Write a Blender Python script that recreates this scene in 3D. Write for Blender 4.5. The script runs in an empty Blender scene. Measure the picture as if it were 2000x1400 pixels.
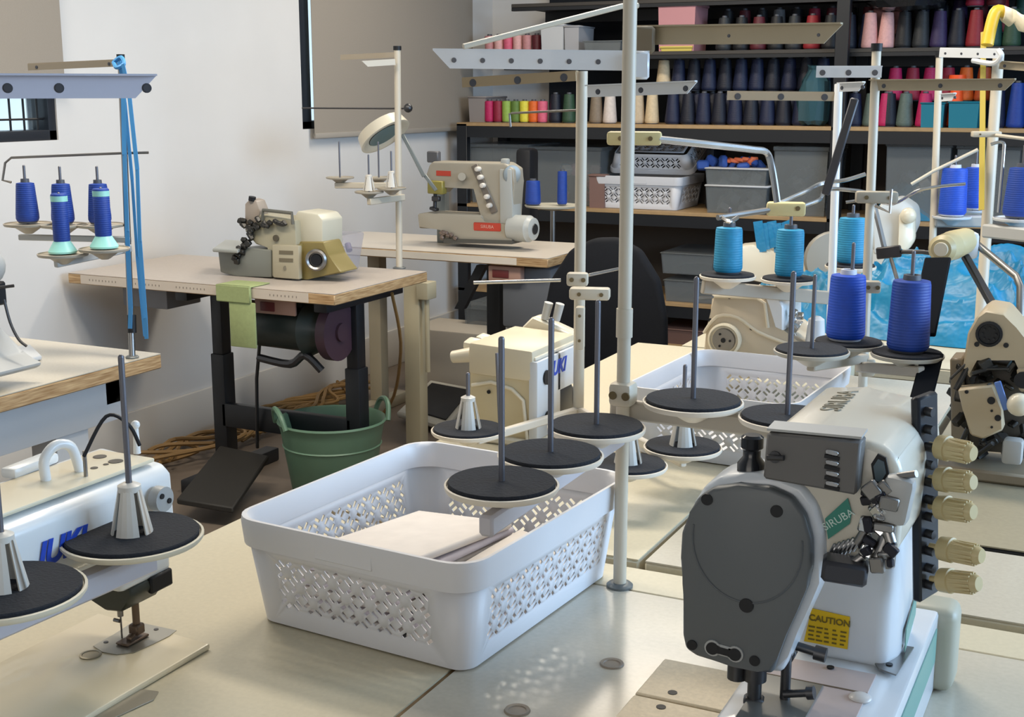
import bpy, bmesh, math, random
from mathutils import Vector, Matrix, Euler
R_ = math.radians
random.seed(7)
sc = bpy.context.scene
COL = sc.collection
V = Vector
# ---------------------------------------------------------------- camera
FPX = 2500.0                      # focal length in pixels of the 2000 px wide frame
CH = 1.36
yaw = R_(26); pitch = math.atan(520 / FPX)
CF = V((-math.sin(yaw) * math.cos(pitch), math.cos(yaw) * math.cos(pitch), -math.sin(pitch)))
CR = V((math.cos(yaw), math.sin(yaw), 0)); CU = CR.cross(CF); CO = V((0, 0, CH))
cam = bpy.data.cameras.new('camera'); co = bpy.data.objects.new('camera', cam); COL.objects.link(co)
cam.sensor_width = 36; cam.lens = 36 * FPX / 2000; cam.clip_start = .05
co.matrix_world = Matrix(((CR.x, CU.x, -CF.x, 0), (CR.y, CU.y, -CF.y, 0), (CR.z, CU.z, -CF.z, CH), (0, 0, 0, 1)))
sc.camera = co
# ---------------------------------------------------------------- world, light, exposure
sc.view_settings.view_transform = 'Standard'; sc.view_settings.look = 'None'
sc.view_settings.gamma = 1; sc.view_settings.exposure = 0.12
w = bpy.data.worlds.new('world'); sc.world = w; w.use_nodes = True
nt = w.node_tree; bg = nt.nodes['Background']
bg.inputs['Color'].default_value = (.66, .86, 1, 1); bg.inputs['Strength'].default_value = 1.3
def area(name, loc, target, sx, sy, power, color):
    l = bpy.data.lights.new(name, 'AREA'); l.shape = 'RECTANGLE'; l.size = sx; l.size_y = sy
    l.energy = power; l.color = color
    o = bpy.data.objects.new(name, l); COL.objects.link(o); o.location = loc
    o.rotation_euler = (V(target) - V(loc)).to_track_quat('-Z', 'Y').to_euler()
    return o
area('daylight_side_window', (2.6, 2.6, 1.75), (-1.0, 2.2, .8), 3.2, 1.3, 138, (.47, .70, 1))
for n, (x, y, p) in enumerate(((-1.0, 2.6, 36), (-1.9, 4.8, 32), (.9, 3.4, 10), (-2.4, 2.2, 30))):
    area('ceiling_lamp_light', (x, y, 2.62), (x, y, 0), 1.1, .3, p, (1, .90, .76))
area('rear_fill_light', (-.6, -2.3, 1.7), (-.9, 2.0, 1.0), 2.4, 1.1, 20, (1, .93, .84))  # added warm fill from behind the camera; the front wall has no window

# ---------------------------------------------------------------- helpers: points
def ray(x, y): return CF + CR * ((x - 1000) / FPX) + CU * ((700 - y) / FPX)
def pz(x, y, z): r = ray(x, y); return CO + r * ((z - CH) / r.z)
def py(x, y, Y): r = ray(x, y); return CO + r * (Y / r.y)
def pX(x, y, X): r = ray(x, y); return CO + r * (X / r.x)
def pd(x, y, d): return CO + ray(x, y) * d
# ---------------------------------------------------------------- materials
MATS = {}
def mat(name, col, rough=.5, metal=0, noise=0, scale=60, alpha=1, trans=0, emit=0, spec=.5, bump=0, coat=0):
    if name in MATS: return MATS[name]
    m = bpy.data.materials.new(name); m.use_nodes = True; MATS[name] = m
    n = m.node_tree; b = n.nodes['Principled BSDF']
    if isinstance(col, str):
        col = tuple(((int(col[i:i + 2], 16) / 255 + .055) / 1.055) ** 2.4 if int(col[i:i + 2], 16) > 10 else int(col[i:i + 2], 16) / 255 / 12.92 for i in (0, 2, 4))
    b.inputs['Base Color'].default_value = (*col, 1); b.inputs['Roughness'].default_value = rough
    b.inputs['Metallic'].default_value = metal; b.inputs['Specular IOR Level'].default_value = spec
    if coat: b.inputs['Coat Weight'].default_value = coat
    if trans: b.inputs['Transmission Weight'].default_value = trans; b.inputs['IOR'].default_value = 1.2
    if alpha < 1: b.inputs['Alpha'].default_value = alpha
    if emit: b.inputs['Emission Color'].default_value = (*col, 1); b.inputs['Emission Strength'].default_value = emit
    if noise:
        tc = n.nodes.new('ShaderNodeTexCoord'); t = n.nodes.new('ShaderNodeTexNoise'); t.inputs['Scale'].default_value = scale
        t.inputs['Detail'].default_value = 4
        r = n.nodes.new('ShaderNodeMapRange'); r.inputs[1].default_value = .3; r.inputs[2].default_value = .7
        r.inputs[3].default_value = 1 - noise; r.inputs[4].default_value = 1 + noise * .6
        x = n.nodes.new('ShaderNodeMix'); x.data_type = 'RGBA'; x.blend_type = 'MULTIPLY'; x.inputs[0].default_value = 1
        x.inputs[6].default_value = (*col, 1)
        n.links.new(tc.outputs['Object'], t.inputs['Vector']); n.links.new(t.outputs['Fac'], r.inputs[0])
        n.links.new(r.outputs[0], x.inputs[7]); n.links.new(x.outputs[2], b.inputs['Base Color'])
        if bump:
            bp = n.nodes.new('ShaderNodeBump'); bp.inputs['Strength'].default_value = bump; bp.inputs['Distance'].default_value = .022 if bump == 1 else .004
            n.links.new(t.outputs['Fac'], bp.inputs['Height']); n.links.new(bp.outputs['Normal'], b.inputs['Normal'])
    return m
def thread_mat(name, col, zs=420):
    """wound thread: fine rings round the cone"""
    if name in MATS: return MATS[name]
    m = mat(name, col, .55, 0, .1, 90)
    n = m.node_tree; b = n.nodes['Principled BSDF']
    tc = n.nodes.new('ShaderNodeTexCoord'); wv = n.nodes.new('ShaderNodeTexWave'); wv.bands_direction = 'Z'
    wv.inputs['Scale'].default_value = zs / 6.28; wv.inputs['Distortion'].default_value = .6
    bp = n.nodes.new('ShaderNodeBump'); bp.inputs['Strength'].default_value = .35; bp.inputs['Distance'].default_value = .001
    n.links.new(tc.outputs['Object'], wv.inputs['Vector']); n.links.new(wv.outputs['Fac'], bp.inputs['Height'])
    n.links.new(bp.outputs['Normal'], b.inputs['Normal'])
    return m
def wood_edge():
    m = mat('plywood_edge', 'B08A5C', .55)
    n = m.node_tree; b = n.nodes['Principled BSDF']
    tc = n.nodes.new('ShaderNodeTexCoord'); mp = n.nodes.new('ShaderNodeMapping'); mp.inputs['Scale'].default_value = (6, 6, 90)
    t = n.nodes.new('ShaderNodeTexNoise'); t.inputs['Scale'].default_value = 3
    cr = n.nodes.new('ShaderNodeValToRGB')
    cr.color_ramp.elements[0].color = (.30, .17, .07, 1); cr.color_ramp.elements[0].position = .3
    cr.color_ramp.elements[1].color = (.58, .40, .21, 1); cr.color_ramp.elements[1].position = .7
    n.links.new(tc.outputs['Object'], mp.inputs[0]); n.links.new(mp.outputs[0], t.inputs['Vector'])
    n.links.new(t.outputs['Fac'], cr.inputs[0]); n.links.new(cr.outputs[0], b.inputs['Base Color'])
    return m
PLY = wood_edge()
TOP = mat('worktop_cream', 'C3BAA1', .38, noise=.05, scale=160)
TOPG = mat('worktop_gloss', 'BDB6A6', .2, noise=.05, scale=160)
TOPP = mat('worktop_tan', 'D0C2A8', .5, noise=.1, scale=220)
TOPO = mat('worktop_olive', '9A917A', .4, noise=.06, scale=120)
WALL = mat('wall_paint', 'D3D1CE', .85, noise=.03, scale=3)
BLIND = mat('blind_fabric', '958C80', .9, noise=.05, scale=400)
CREAM = mat('cream_enamel', 'D8CFB9', .32, coat=.2)
CREAMD = mat('cream_enamel_warm', 'C9BB98', .4)
WHITEM = mat('white_enamel', 'CFD2D5', .3, coat=.2)
STANDM = mat('stand_cream_paint', 'C0B7A5', .42)
TANM = mat('stand_tan_paint', 'A8977C', .42)
CHROME = mat('chrome', 'C4C4C4', .22, 1)
STEEL = mat('brushed_steel', '8E8C8A', .35, 1)
DSTEEL = mat('dark_steel', '4A4A4C', .4, .8)
PIN = mat('spool_pin_steel', '6F6F76', .4, .7)
BLACK = mat('black_plastic', '15161A', .5, spec=.35)
BLACKM = mat('black_painted_steel', '14171C', .45)
FOAM = mat('black_foam', '1E2128', .95, noise=.2, scale=300, bump=.3)
DISC = mat('disc_cream_plastic', 'D8CFC0', .4)
GREYF = mat('grey_face_plate', '595D5F', .42)
GREYB = mat('grey_cover', '5A5A5C', .45)
GREYL = mat('light_grey_enamel', 'A9AAA8', .4)
OLIVEB = mat('olive_brass_enamel', '857748', .4)
YCLAMP = mat('yellowed_plastic', 'CDBE8A', .5)
BASKET = mat('basket_plastic', 'D0D0D3', .42)
CLEAR = mat('clear_plastic', 'B9BEC0', .25, alpha=.38)
PAPER = mat('white_cloth_stack', 'DDD5CD', .8, noise=.05, scale=40)
GREEN = mat('green_badge', '2F8070', .4)
GREENL = mat('green_badge_pale', '6F9C93', .4)
YELLOW = mat('yellow_label', 'D9B400', .5)
BLUET = mat('logo_blue', '1F46B8', .5)
RED = mat('red_badge', 'B8402E', .5)
# ---------------------------------------------------------------- object helpers
ORG = {}
def thing(name, label, cat, loc=(0, 0, 0), group=None, rot=0):
    o = bpy.data.objects.new(name, None); COL.objects.link(o); o.location = loc
    o.empty_display_size = .05; o['label'] = label; o['category'] = cat
    if group: o['group'] = group
    if rot: o.rotation_euler.z = rot; ORG[o.name] = V((0, 0, 0))
    else: ORG[o.name] = V(loc)
    return o
def tag(o, label, cat, group=None):
    o['label'] = label; o['category'] = cat
    if group: o['group'] = group
    return o
class B:
    def __init__(s): s.bm = bmesh.new(); s.mi = 0
    def _new(s, vs, faces):
        bv = [s.bm.verts.new(v) for v in vs]; out = []
        for f in faces:
            try:
                nf = s.bm.faces.new([bv[i] for i in f]); nf.material_index = s.mi; out.append(nf)
            except ValueError: pass
        return bv, out
    def box(s, x0, x1, y0, y1, z0, z1, bev=0, seg=2, taper=None, M=None):
        vs = [V((x, y, z)) for z in (z0, z1) for y in (y0, y1) for x in (x0, x1)]
        if taper:
            cx, cy = (x0 + x1) / 2, (y0 + y1) / 2
            for i in range(4, 8): vs[i].x = cx + (vs[i].x - cx) * taper; vs[i].y = cy + (vs[i].y - cy) * taper
        if M: vs = [M @ v for v in vs]
        bv, fs = s._new(vs, ((0, 2, 3, 1), (4, 5, 7, 6), (0, 1, 5, 4), (2, 6, 7, 3), (0, 4, 6, 2), (1, 3, 7, 5)))
        if bev:
            es = list({e for f in fs for e in f.edges})
            r = bmesh.ops.bevel(s.bm, geom=es, offset=bev, segments=seg, affect='EDGES', profile=.5)
            for f in r['faces']: f.material_index = s.mi
        return s
    def obox(s, c, size, rot=(0, 0, 0), bev=0, seg=2):
        M = Matrix.Translation(V(c)) @ Euler(rot).to_matrix().to_4x4()
        a, b, d = (k / 2 for k in size)
        return s.box(-a, a, -b, b, -d, d, bev, seg, M=M)
    def bar(s, p0, p1, h, t, bev=0, up=V((0, 0, 1))):
        """bar from p0 to p1: height h along up, thickness t"""
        p0, p1 = V(p0), V(p1); d = (p1 - p0); L = d.length; d.normalize()
        sd = d.cross(up).normalized(); u = sd.cross(d)
        M = Matrix(((d.x, sd.x, u.x, 0), (d.y, sd.y, u.y, 0), (d.z, sd.z, u.z, 0), (0, 0, 0, 1)))
        M.translation = (p0 + p1) / 2
        return s.box(-L / 2, L / 2, -t / 2, t / 2, -h / 2, h / 2, bev, 1, M=M)
    def cyl(s, p0, p1, r0, r1=None, n=20, caps=True):
        p0, p1 = V(p0), V(p1); r1 = r0 if r1 is None else r1
        return s.loft([(p0, r0), (p1, r1)], (p1 - p0), n, caps)
    def loft(s, rings, axis, n=20, caps=True):
        a = V(axis).normalized(); t = V((0, 0, 1)) if abs(a.z) < .9 else V((1, 0, 0))
        u = a.cross(t).normalized(); v = a.cross(u); prev = None; first = None
        for c, r in rings:
            c = V(c); cur = [s.bm.verts.new(c + (u * math.cos(2 * math.pi * i / n) + v * math.sin(2 * math.pi * i / n)) * max(r, 1e-5)) for i in range(n)]
            if prev:
                for i in range(n):
                    f = s.bm.faces.new((prev[i], cur[i], cur[(i + 1) % n], prev[(i + 1) % n])); f.material_index = s.mi
            else: first = cur
            prev = cur
        if caps:
            s.bm.faces.new(first).material_index = s.mi; s.bm.faces.new(prev[::-1]).material_index = s.mi
        return s
    def lathe(s, prof, o, axis=(0, 0, 1), n=32, caps=True):
        a = V(axis).normalized(); return s.loft([(V(o) + a * z, r) for r, z in prof], a, n, caps)
    def tube(s, pts, r, n=8, smooth=0, caps=True):
        pts = [V(p) for p in pts]
        if smooth and len(pts) > 2:
            q = []
            P = [pts[0]] + pts + [pts[-1]]
            for i in range(1, len(P) - 2):
                for k in range(smooth):
                    t = k / smooth; a, b, c, d = P[i - 1:i + 3]
                    q.append(.5 * ((2 * b) + (c - a) * t + (2 * a - 5 * b + 4 * c - d) * t * t + (3 * b - a - 3 * c + d) * t ** 3))
            pts = q + [pts[-1]]
        prev = None; u = None
        for i, p in enumerate(pts):
            d = (pts[min(i + 1, len(pts) - 1)] - pts[max(i - 1, 0)]).normalized()
            if u is None:
                t = V((0, 0, 1)) if abs(d.z) < .9 else V((1, 0, 0)); u = d.cross(t).normalized()
            else: u = (u - d * u.dot(d)).normalized()
            v = d.cross(u)
            cur = [s.bm.verts.new(p + (u * math.cos(2 * math.pi * k / n) + v * math.sin(2 * math.pi * k / n)) * r) for k in range(n)]
            if prev:
                for k in range(n): s.bm.faces.new((prev[k], prev[(k + 1) % n], cur[(k + 1) % n], cur[k])).material_index = s.mi
            elif caps: s.bm.faces.new(cur[::-1]).material_index = s.mi
            prev = cur
        if caps: s.bm.faces.new(prev).material_index = s.mi
        return s
    def prism(s, pts, vec, bev=0, seg=2):
        """extrude polygon (3D points) along vec"""
        vec = V(vec); n = len(pts); a = [V(p) for p in pts]; b = [p + vec for p in a]
        bv, fs = s._new(a + b, [tuple(range(n))[::-1], tuple(range(n, 2 * n))] + [(i, (i + 1) % n, n + (i + 1) % n, n + i) for i in range(n)])
        if bev:
            es = list({e for f in fs for e in f.edges})
            r = bmesh.ops.bevel(s.bm, geom=es, offset=bev, segments=seg, affect='EDGES', profile=.5)
            for f in r['faces']: f.material_index = s.mi
        return s
    def sphere(s, c, r, sc=(1, 1, 1), n=12):
        rings = []
        c = V(c); prev = None
        res = bmesh.ops.create_uvsphere(s.bm, u_segments=n * 2, v_segments=n, radius=1)
        for v in res['verts']: v.co = c + V((v.co.x * r * sc[0], v.co.y * r * sc[1], v.co.z * r * sc[2]))
        for v in res['verts']:
            for f in v.link_faces: f.material_index = s.mi
        return s
    def mesh(s, name, sharp=38):
        bmesh.ops.recalc_face_normals(s.bm, faces=s.bm.faces)
        me = bpy.data.meshes.new(name); s.bm.to_mesh(me); s.bm.free()
        me.polygons.foreach_set('use_smooth', [True] * len(me.polygons)); me.set_sharp_from_angle(angle=R_(sharp))
        return me
    def build(s, name, m, parent=None, loc=None, label=None, sharp=38):
        """mesh in world coordinates; an unparented one gets its origin at loc"""
        org = ORG[parent.name] if parent else V(loc) if loc is not None else None
        if org is None:
            lo = [min(v.co[i] for v in s.bm.verts) for i in range(3)]; hi = [max(v.co[i] for v in s.bm.verts) for i in range(3)]
            org = V(((lo[0] + hi[0]) / 2, (lo[1] + hi[1]) / 2, lo[2]))
        for v in s.bm.verts: v.co -= org
        me = s.mesh(name, sharp)
        for k in (m if isinstance(m, (list, tuple)) else [m]): me.materials.append(k)
        o = bpy.data.objects.new(name, me); COL.objects.link(o)
        if parent: o.parent = parent
        else: o.location = org
        ORG[o.name] = org
        if label: o['label'] = label
        return o
def struct(o): o['kind'] = 'structure'; return o
def lettering(name, s, size, m, at, xdir, ydir, parent, depth=.0006, font_shear=0, bold=0):
    """real raised lettering: mesh text whose x runs along xdir, y along ydir, centred on at"""
    cu = bpy.data.curves.new(name, 'FONT'); cu.body = s; cu.size = size; cu.extrude = depth; cu.align_x = 'CENTER'; cu.align_y = 'CENTER'
    cu.shear = font_shear; cu.offset = bold
    t = bpy.data.objects.new(name + '_src', cu); COL.objects.link(t)
    dg = bpy.context.evaluated_depsgraph_get(); dg.update()
    me = bpy.data.meshes.new_from_object(t.evaluated_get(dg)); bpy.data.objects.remove(t)
    X = V(xdir).normalized(); Z = X.cross(V(ydir)).normalized(); Y = Z.cross(X)
    M = Matrix(((X.x, Y.x, Z.x, 0), (X.y, Y.y, Z.y, 0), (X.z, Y.z, Z.z, 0), (0, 0, 0, 1)))
    org = ORG[parent.name]; M.translation = V(at) - org
    me.transform(M); me.name = name; me.materials.clear(); me.materials.append(m)
    o = bpy.data.objects.new(name, me); COL.objects.link(o); o.parent = parent; ORG[o.name] = org
    return o
# ================================================================ ROOM
WX, WY = -3.34, 6.60
def walls():
    b = B()
    ys = [-2.6, 2.25, 3.31, 4.745, 6.24, WY]; zt = 2.7
    def seg(y0, y1, z0, z1): b.box(WX - .14, WX, y0, y1, z0, z1)
    seg(-2.6, 2.25, 0, zt); seg(3.31, 4.745, 0, zt); seg(6.24, WY + .12, 0, zt)
    for y0, y1 in ((2.25, 3.31), (4.745, 6.24)): seg(y0, y1, 0, 1.2); seg(y0, y1, 2.2, zt)
    struct(b.build('wall_left', WALL))
    struct(B().box(WX, 2.8, WY, WY + .12, 0, zt).build('wall_back', WALL))
    b = B()
    b.box(2.7, 2.82, -2.6, WY, 0, .95); b.box(2.7, 2.82, -2.6, WY, 2.45, zt); b.box(2.7, 2.82, 4.3, WY, .95, 2.45); b.box(2.7, 2.82, -2.6, .9, .95, 2.45)
    struct(b.build('wall_right', WALL))
    struct(B().box(WX, 2.7, -2.72, -2.6, 0, zt).build('wall_front', WALL))
    struct(B().box(WX - .14, 2.82, -2.72, WY + .12, zt, zt + .1).build('ceiling', WALL))
    struct(B().box(WX - .14, 2.82, -2.72, WY + .12, -.1, 0).build('floor', mat('floor_vinyl', '6E6256', .6, noise=.12, scale=5)))
    b = B(); b.box(WX, WX + .016, -2.6, WY, 0, .185, .004)
    struct(b.build('baseboard_left', mat('skirting_paint', 'CFCAC2', .5)))
    struct(B().box(WX + .016, 2.7, WY - .016, WY, 0, .185, .004).build('baseboard_back', MATS['skirting_paint']))
walls()
GLASS = mat('window_glass', 'DCE8EA', .02, alpha=.12)
FRAMEM = mat('window_frame_dark', '22272F', .4)
def window(name, y0, y1, z0, z1, nb, nr, st=.035):
    f = B(); x = WX - .05
    for a in ((y0, y1, z0, z0 + .035), (y0, y1, z1 - .035, z1), (y0, y0 + st, z0, z1), (y1 - .035, y1, z0, z1)):
        f.box(x - .05, x + .045, a[0], a[1], a[2], a[3], .003)
    o = struct(f.build(name, FRAMEM))
    g = B(); g.box(x - .03, x - .026, y0 + .03, y1 - .03, z0 + .03, z1 - .03); g.build('pane', GLASS, o)
    if nb:
        s = B()
        for i in range(1, nb): yy = y0 + (y1 - y0) * i / nb; s.cyl((x + .02, yy, z0 + .02), (x + .02, yy, z1 - .02), .004, n=6)
        for i in range(1, nr): zz = z0 + (z1 - z0) * i / nr; s.cyl((x + .02, y0 + .02, zz), (x + .02, y1 - .02, zz), .004, n=6)
        s.build('security_grille', BLACKM, o)
    return o
window('window_1', 2.25, 3.31, 1.2, 2.2, 18, 14)
window('window_2', 4.745, 6.24, 1.2, 2.2, 0, 0, .078)
for nm, lab, y0, y1, z0, dx in (('roller_blind', 'taupe roller blind half lowered over the small barred window at far left', 2.2, 3.325, 1.375, .03),
                                ('roller_blind', 'large taupe roller blind hanging low over the window near the corner', 4.79, 6.30, 1.17, .03)):
    t = thing(nm, lab, 'blind', (WX + dx, (y0 + y1) / 2, z0))
    B().box(WX + dx, WX + dx + .002, y0, y1, z0, 2.3).build('blind_fabric', BLIND, t)
    B().box(WX + dx - .006, WX + dx + .008, y0, y1, z0 - .012, z0 + .012, .004).build('bottom_rail', mat('blind_rail', '9B948A', .5), t)
    B().cyl((WX + dx, y0, 2.32), (WX + dx, y1, 2.32), .03).build('roller_tube', BLIND, t)
# building seen through the barred window
b = B().box(-9, -6.5, 1.0, 9.0, 0, 1.0)
tag(b.build('outside_wall', mat('outside_render', 'B9B4A8', .8)), 'pale low wall seen outside through the barred window', 'wall')

# ================================================================ TABLES
def table(name, label, x0, x1, y0, y1, topm, legc, legs=True, z=.75, th=.036, K=False, group=None, edge=PLY):
    t = thing(name, label, 'table', ((x0 + x1) / 2, (y0 + y1) / 2, 0), group)
    B().box(x0, x1, y0, y1, z - th, z - .002, .003, 1).build('worktop', edge, t)
    B().box(x0 + .001, x1 - .001, y0 + .001, y1 - .001, z - .002, z).build('laminate_top', topm, t)
    if legs:
        xs = (x0 + .16, x1 - .14) if x1 - x0 > .6 else (x0 + .06, x1 - .06)
        ym = (y0 + y1) / 2
        for x in xs:
            l = B(); l.box(x - .025, x + .025, ym - .03, ym + .06, .06, z - th - .02, .004)
            l.box(x - .03, x + .03, y0 + .05, y1 - .05, 0, .05, .006); l.box(x - .02, x + .02, y0 + .06, y1 - .06, z - th - .04, z - th, .003)
            l.build('leg', legc, t)
        B().box(xs[0], xs[1], ym + .01, ym + .04, .16, .24, .004).build('crossbar', legc, t)
    return t
WHITELEG = mat('white_leg_paint', 'C9CBCC', .45)
table('sewing_table', 'cream sewing table at front left carrying the white lockstitch machine and perforated basket', -1.14, -.622, .2, 1.497, TOP, WHITELEG)
# right front table: L-shaped, machine set into it
t = thing('sewing_table', 'glossy cream table at front right carrying the big grey-faced coverstitch machine', 'table', (0, .9, 0))
b = B()
b.prism([V(p) for p in ((-.618, .2, .714), (.75, .2, .714), (.75, 1.42, .714), (-.618, 1.42, .714))], (0, 0, .034), .002, 1)
b.build('worktop', TOP, t)
b = B(); b.box(-.617, .75, .2, 1.419, .748, .75); b.build('laminate_top', TOPG, t)
b = B(); b.box(-.617, .75, 1.422, 1.497, .714, .75, .002, 1); b.build('rear_strip', TOP, t)
for x in (-.45, .6):
    B().box(x - .03, x + .03, .5, .6, .0, .714, .004).build('leg', WHITELEG, t)
for n, (x, y) in enumerate(((-.471, 1.214), (-.517, 1.072))):
    B().lathe([(.0001, .7502), (.009, .7502), (.0095, .7512), (.0125, .752), (.0135, .7505), (.0135, .75)], (x, y, 0), n=24).build('table_plug', mat('grey_plug', '8B8072', .5), t, label='round grey-brown plug')
# tan inlay boards round the machine bed
m0 = B(); m0.box(-.42, -.3115, .78, 1.145, .7503, .757, .002, 1); m0.box(-.42, -.3115, 1.149, 1.24, .7503, .757, .002, 1)
m0.build('inlay_board', TOPP, t, label='speckled tan inlay board beside the machine bed')
s = B()
for x, y in ((-.385, 1.13), (-.385, 1.165)): s.cyl((x, y, .757), (x, y, .7576), .005, n=12)
s.build('screw_hole', BLACK, t)
table('sewing_table', 'cream sewing table behind the front basket, carrying the squat white overlocker and a second basket', -1.09, -.556, 1.525, 2.95, TOP, WHITELEG, edge=TOP)
table('sewing_table', 'cream table directly behind the big grey-faced machine', -.548, .5, 1.525, 1.765, TOPG, WHITELEG, edge=TOP)
table('sewing_table', 'cream table under the stands holding royal blue cones', -.548, -.30, 1.77, 2.80, TOPG, WHITELEG, edge=TOP)
table('sewing_table', 'olive-topped table at right under the beige overlocker with exposed loopers', -.285, .55, 1.785, 2.80, TOPO, BLACKM, edge=BLACKM)
table('fabric_table', 'table at back right buried under the pile of turquoise fabric', -.98, .75, 2.96, 4.3, TOP, WHITELEG, edge=TOP)
table('sewing_table', 'pale table at far left edge carrying a light grey machine and a ribboned thread stand', -2.75, -2.064, .9, 2.323, TOPG, WHITELEG, legs=False)
tj = [o for o in COL.objects if o.name.startswith('sewing_table')][-1]
b = B(); b.box(-2.70, -2.13, 2.20, 2.26, .64, .714, .003); b.box(-2.22, -2.13, 1.0, 2.26, .60, .714, .003); b.build('apron_frame', WHITELEG, tj)
for y in (2.1, 1.2): B().box(-2.22, -2.14, y - .05, y + .05, 0, .62, .004).build('leg', WHITELEG, tj)
b = B(); b.cyl((-2.28, 1.35, .54), (-2.28, 1.85, .54), .085); b.box(-2.32, -2.24, 1.45, 1.7, .60, .64)
tag(b.build('table_motor', mat('motor_dark', '2C2F36', .5)), 'dark clutch motor slung under the pale table at far left', 'motor')
# back left overlock table (black K-legs, taped front edge)
t = thing('sewing_table', 'taupe-topped plywood sewing table with black legs against the left wall', 'table', (-2.75, 3.56, 0))
B().box(-3.30, -2.203, 3.268, 3.845, .714, .748, .003, 1).build('worktop', PLY, t)
B().box(-3.299, -2.204, 3.269, 3.844, .748, .75).build('laminate_top', mat('laminate_taupe', 'B4AAA0', .4, noise=.05, scale=90), t)
b = B(); b.box(-3.24, -2.30, 3.2655, 3.268, .717, .747); b.build('edge_tape', mat('ruler_tape', 'C9BDAE', .5), t, label='pale measuring tape stuck on the front edge')
b = B()
for i in range(60):
    if i % 13 < 9: b.box(-3.20 + i * .0145, -3.198 + i * .0145, 3.2648, 3.2656, .729, .735)
b.build('tape_marks', mat('tape_marks', '6E655C', .6), t)
for x in (-2.86, -2.30):
    b = B(); b.box(x - .028, x + .028, 3.50, 3.56, .05, .46, .004); b.box(x - .022, x + .022, 3.505, 3.555, .44, .70, .003)
    b.box(x - .03, x + .03, 3.31, 3.80, 0, .05, .006); b.box(x - .025, x + .025, 3.33, 3.80, .675, .713, .003)
    b.build('leg', BLACKM, t)
B().box(-2.85, -2.31, 3.50, 3.53, .20, .285, .004).build('crossbar', BLACKM, t)
b = B(); b.prism([pz(345, 985, .06), pz(455, 1003, .05), pz(525, 900, .10), pz(430, 880, .13)], (0, 0, .02), .004, 1); b.build('treadle', mat('treadle_rubber', '24221F', .7), t)
b = B(); b.tube([(-2.62, 3.45, .62), (-2.66, 3.46, .40), (-2.70, 3.5, .14)], .006); b.build('pull_rod', DSTEEL, t)
# motor below it
t2 = thing('clutch_motor', 'dark green clutch motor with maroon pulley guard under the taupe table', 'motor', (-2.45, 3.50, .48))
b = B(); b.cyl((-2.66, 3.42, .605), (-2.40, 3.42, .60), .075, n=28); b.cyl((-2.40, 3.42, .60), (-2.34, 3.42, .60), .09, .06, n=28); b.box(-2.58, -2.42, 3.40, 3.46, .66, .714, .004); b.build('motor_body', mat('motor_green', '2A3330', .4), t2)
b = B(); b.cyl((-2.335, 3.44, .595), (-2.30, 3.44, .595), .095, n=32); b.cyl((-2.30, 3.44, .595), (-2.29, 3.44, .595), .03); b.build('pulley_guard', mat('maroon_paint', '46303A', .5), t2)
b = B(); b.box(-2.56, -2.40, 3.335, 3.345, .655, .705, .004); b.mi = 1; b.box(-2.535, -2.48, 3.33, 3.336, .665, .695, .002); b.build('switch_box', [mat('switch_pink', 'B08C7C', .5), mat('switch_red', '6A2C2C', .5)], t2)
b = B(); b.tube([(-2.60, 3.40, .49), (-2.46, 3.38, .485), (-2.40, 3.38, .52), (-2.35, 3.40, .47)], .014, smooth=4); b.build('lever_arm', DSTEEL, t2)
b = B(); b.box(-3.20, -3.0, 3.42, 3.6, .62, .712, .005)
tag(b.build('control_box', mat('box_grey', '7B7C80', .5)), 'grey electrical box screwed beneath the taupe table near the wall', 'box')
# green cloth draped over the table edge
b = B()
def strip(pts, w0, w1, m, nm, lab, cat, th=.004):
    bb = B()
    for i in range(len(pts) - 1):
        p, q = V(pts[i]), V(pts[i + 1])
        wa = w0 + (w1 - w0) * i / (len(pts) - 1); wb = w0 + (w1 - w0) * (i + 1) / (len(pts) - 1)
        n = V((0, -1, 0)) if abs((q - p).z) > abs((q - p).y) else V((0, 0, 1))
        bb._new([p + V((-wa / 2, 0, 0)), p + V((wa / 2, 0, 0)), q + V((wb / 2, 0, 0)), q + V((-wb / 2, 0, 0)), p + V((-wa / 2, 0, 0)) + n * th, p + V((wa / 2, 0, 0)) + n * th, q + V((wb / 2, 0, 0)) + n * th, q + V((-wb / 2, 0, 0)) + n * th],
                ((0, 1, 2, 3), (7, 6, 5, 4), (0, 4, 5, 1), (1, 5, 6, 2), (2, 6, 7, 3), (3, 7, 4, 0)))
    return tag(bb.build(nm, m), lab, cat)
p = py(458, 560, 3.262)
SAGE = mat('sage_felt', '98A471', .9, noise=.08, scale=90)
b = B(); b.box(p.x - .068, p.x + .068, 3.25, 3.36, .7505, .755, .002, 1); b.box(p.x - .068, p.x + .068, 3.250, 3.262, .700, .755, .003, 1)
b.box(p.x - .020, p.x + .082, 3.254, 3.262, .555, .703, .003, 2)
tag(b.build('hanging_pouch', SAGE), 'sage green felt pouch draped over the front edge of the taupe table', 'cloth')
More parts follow.
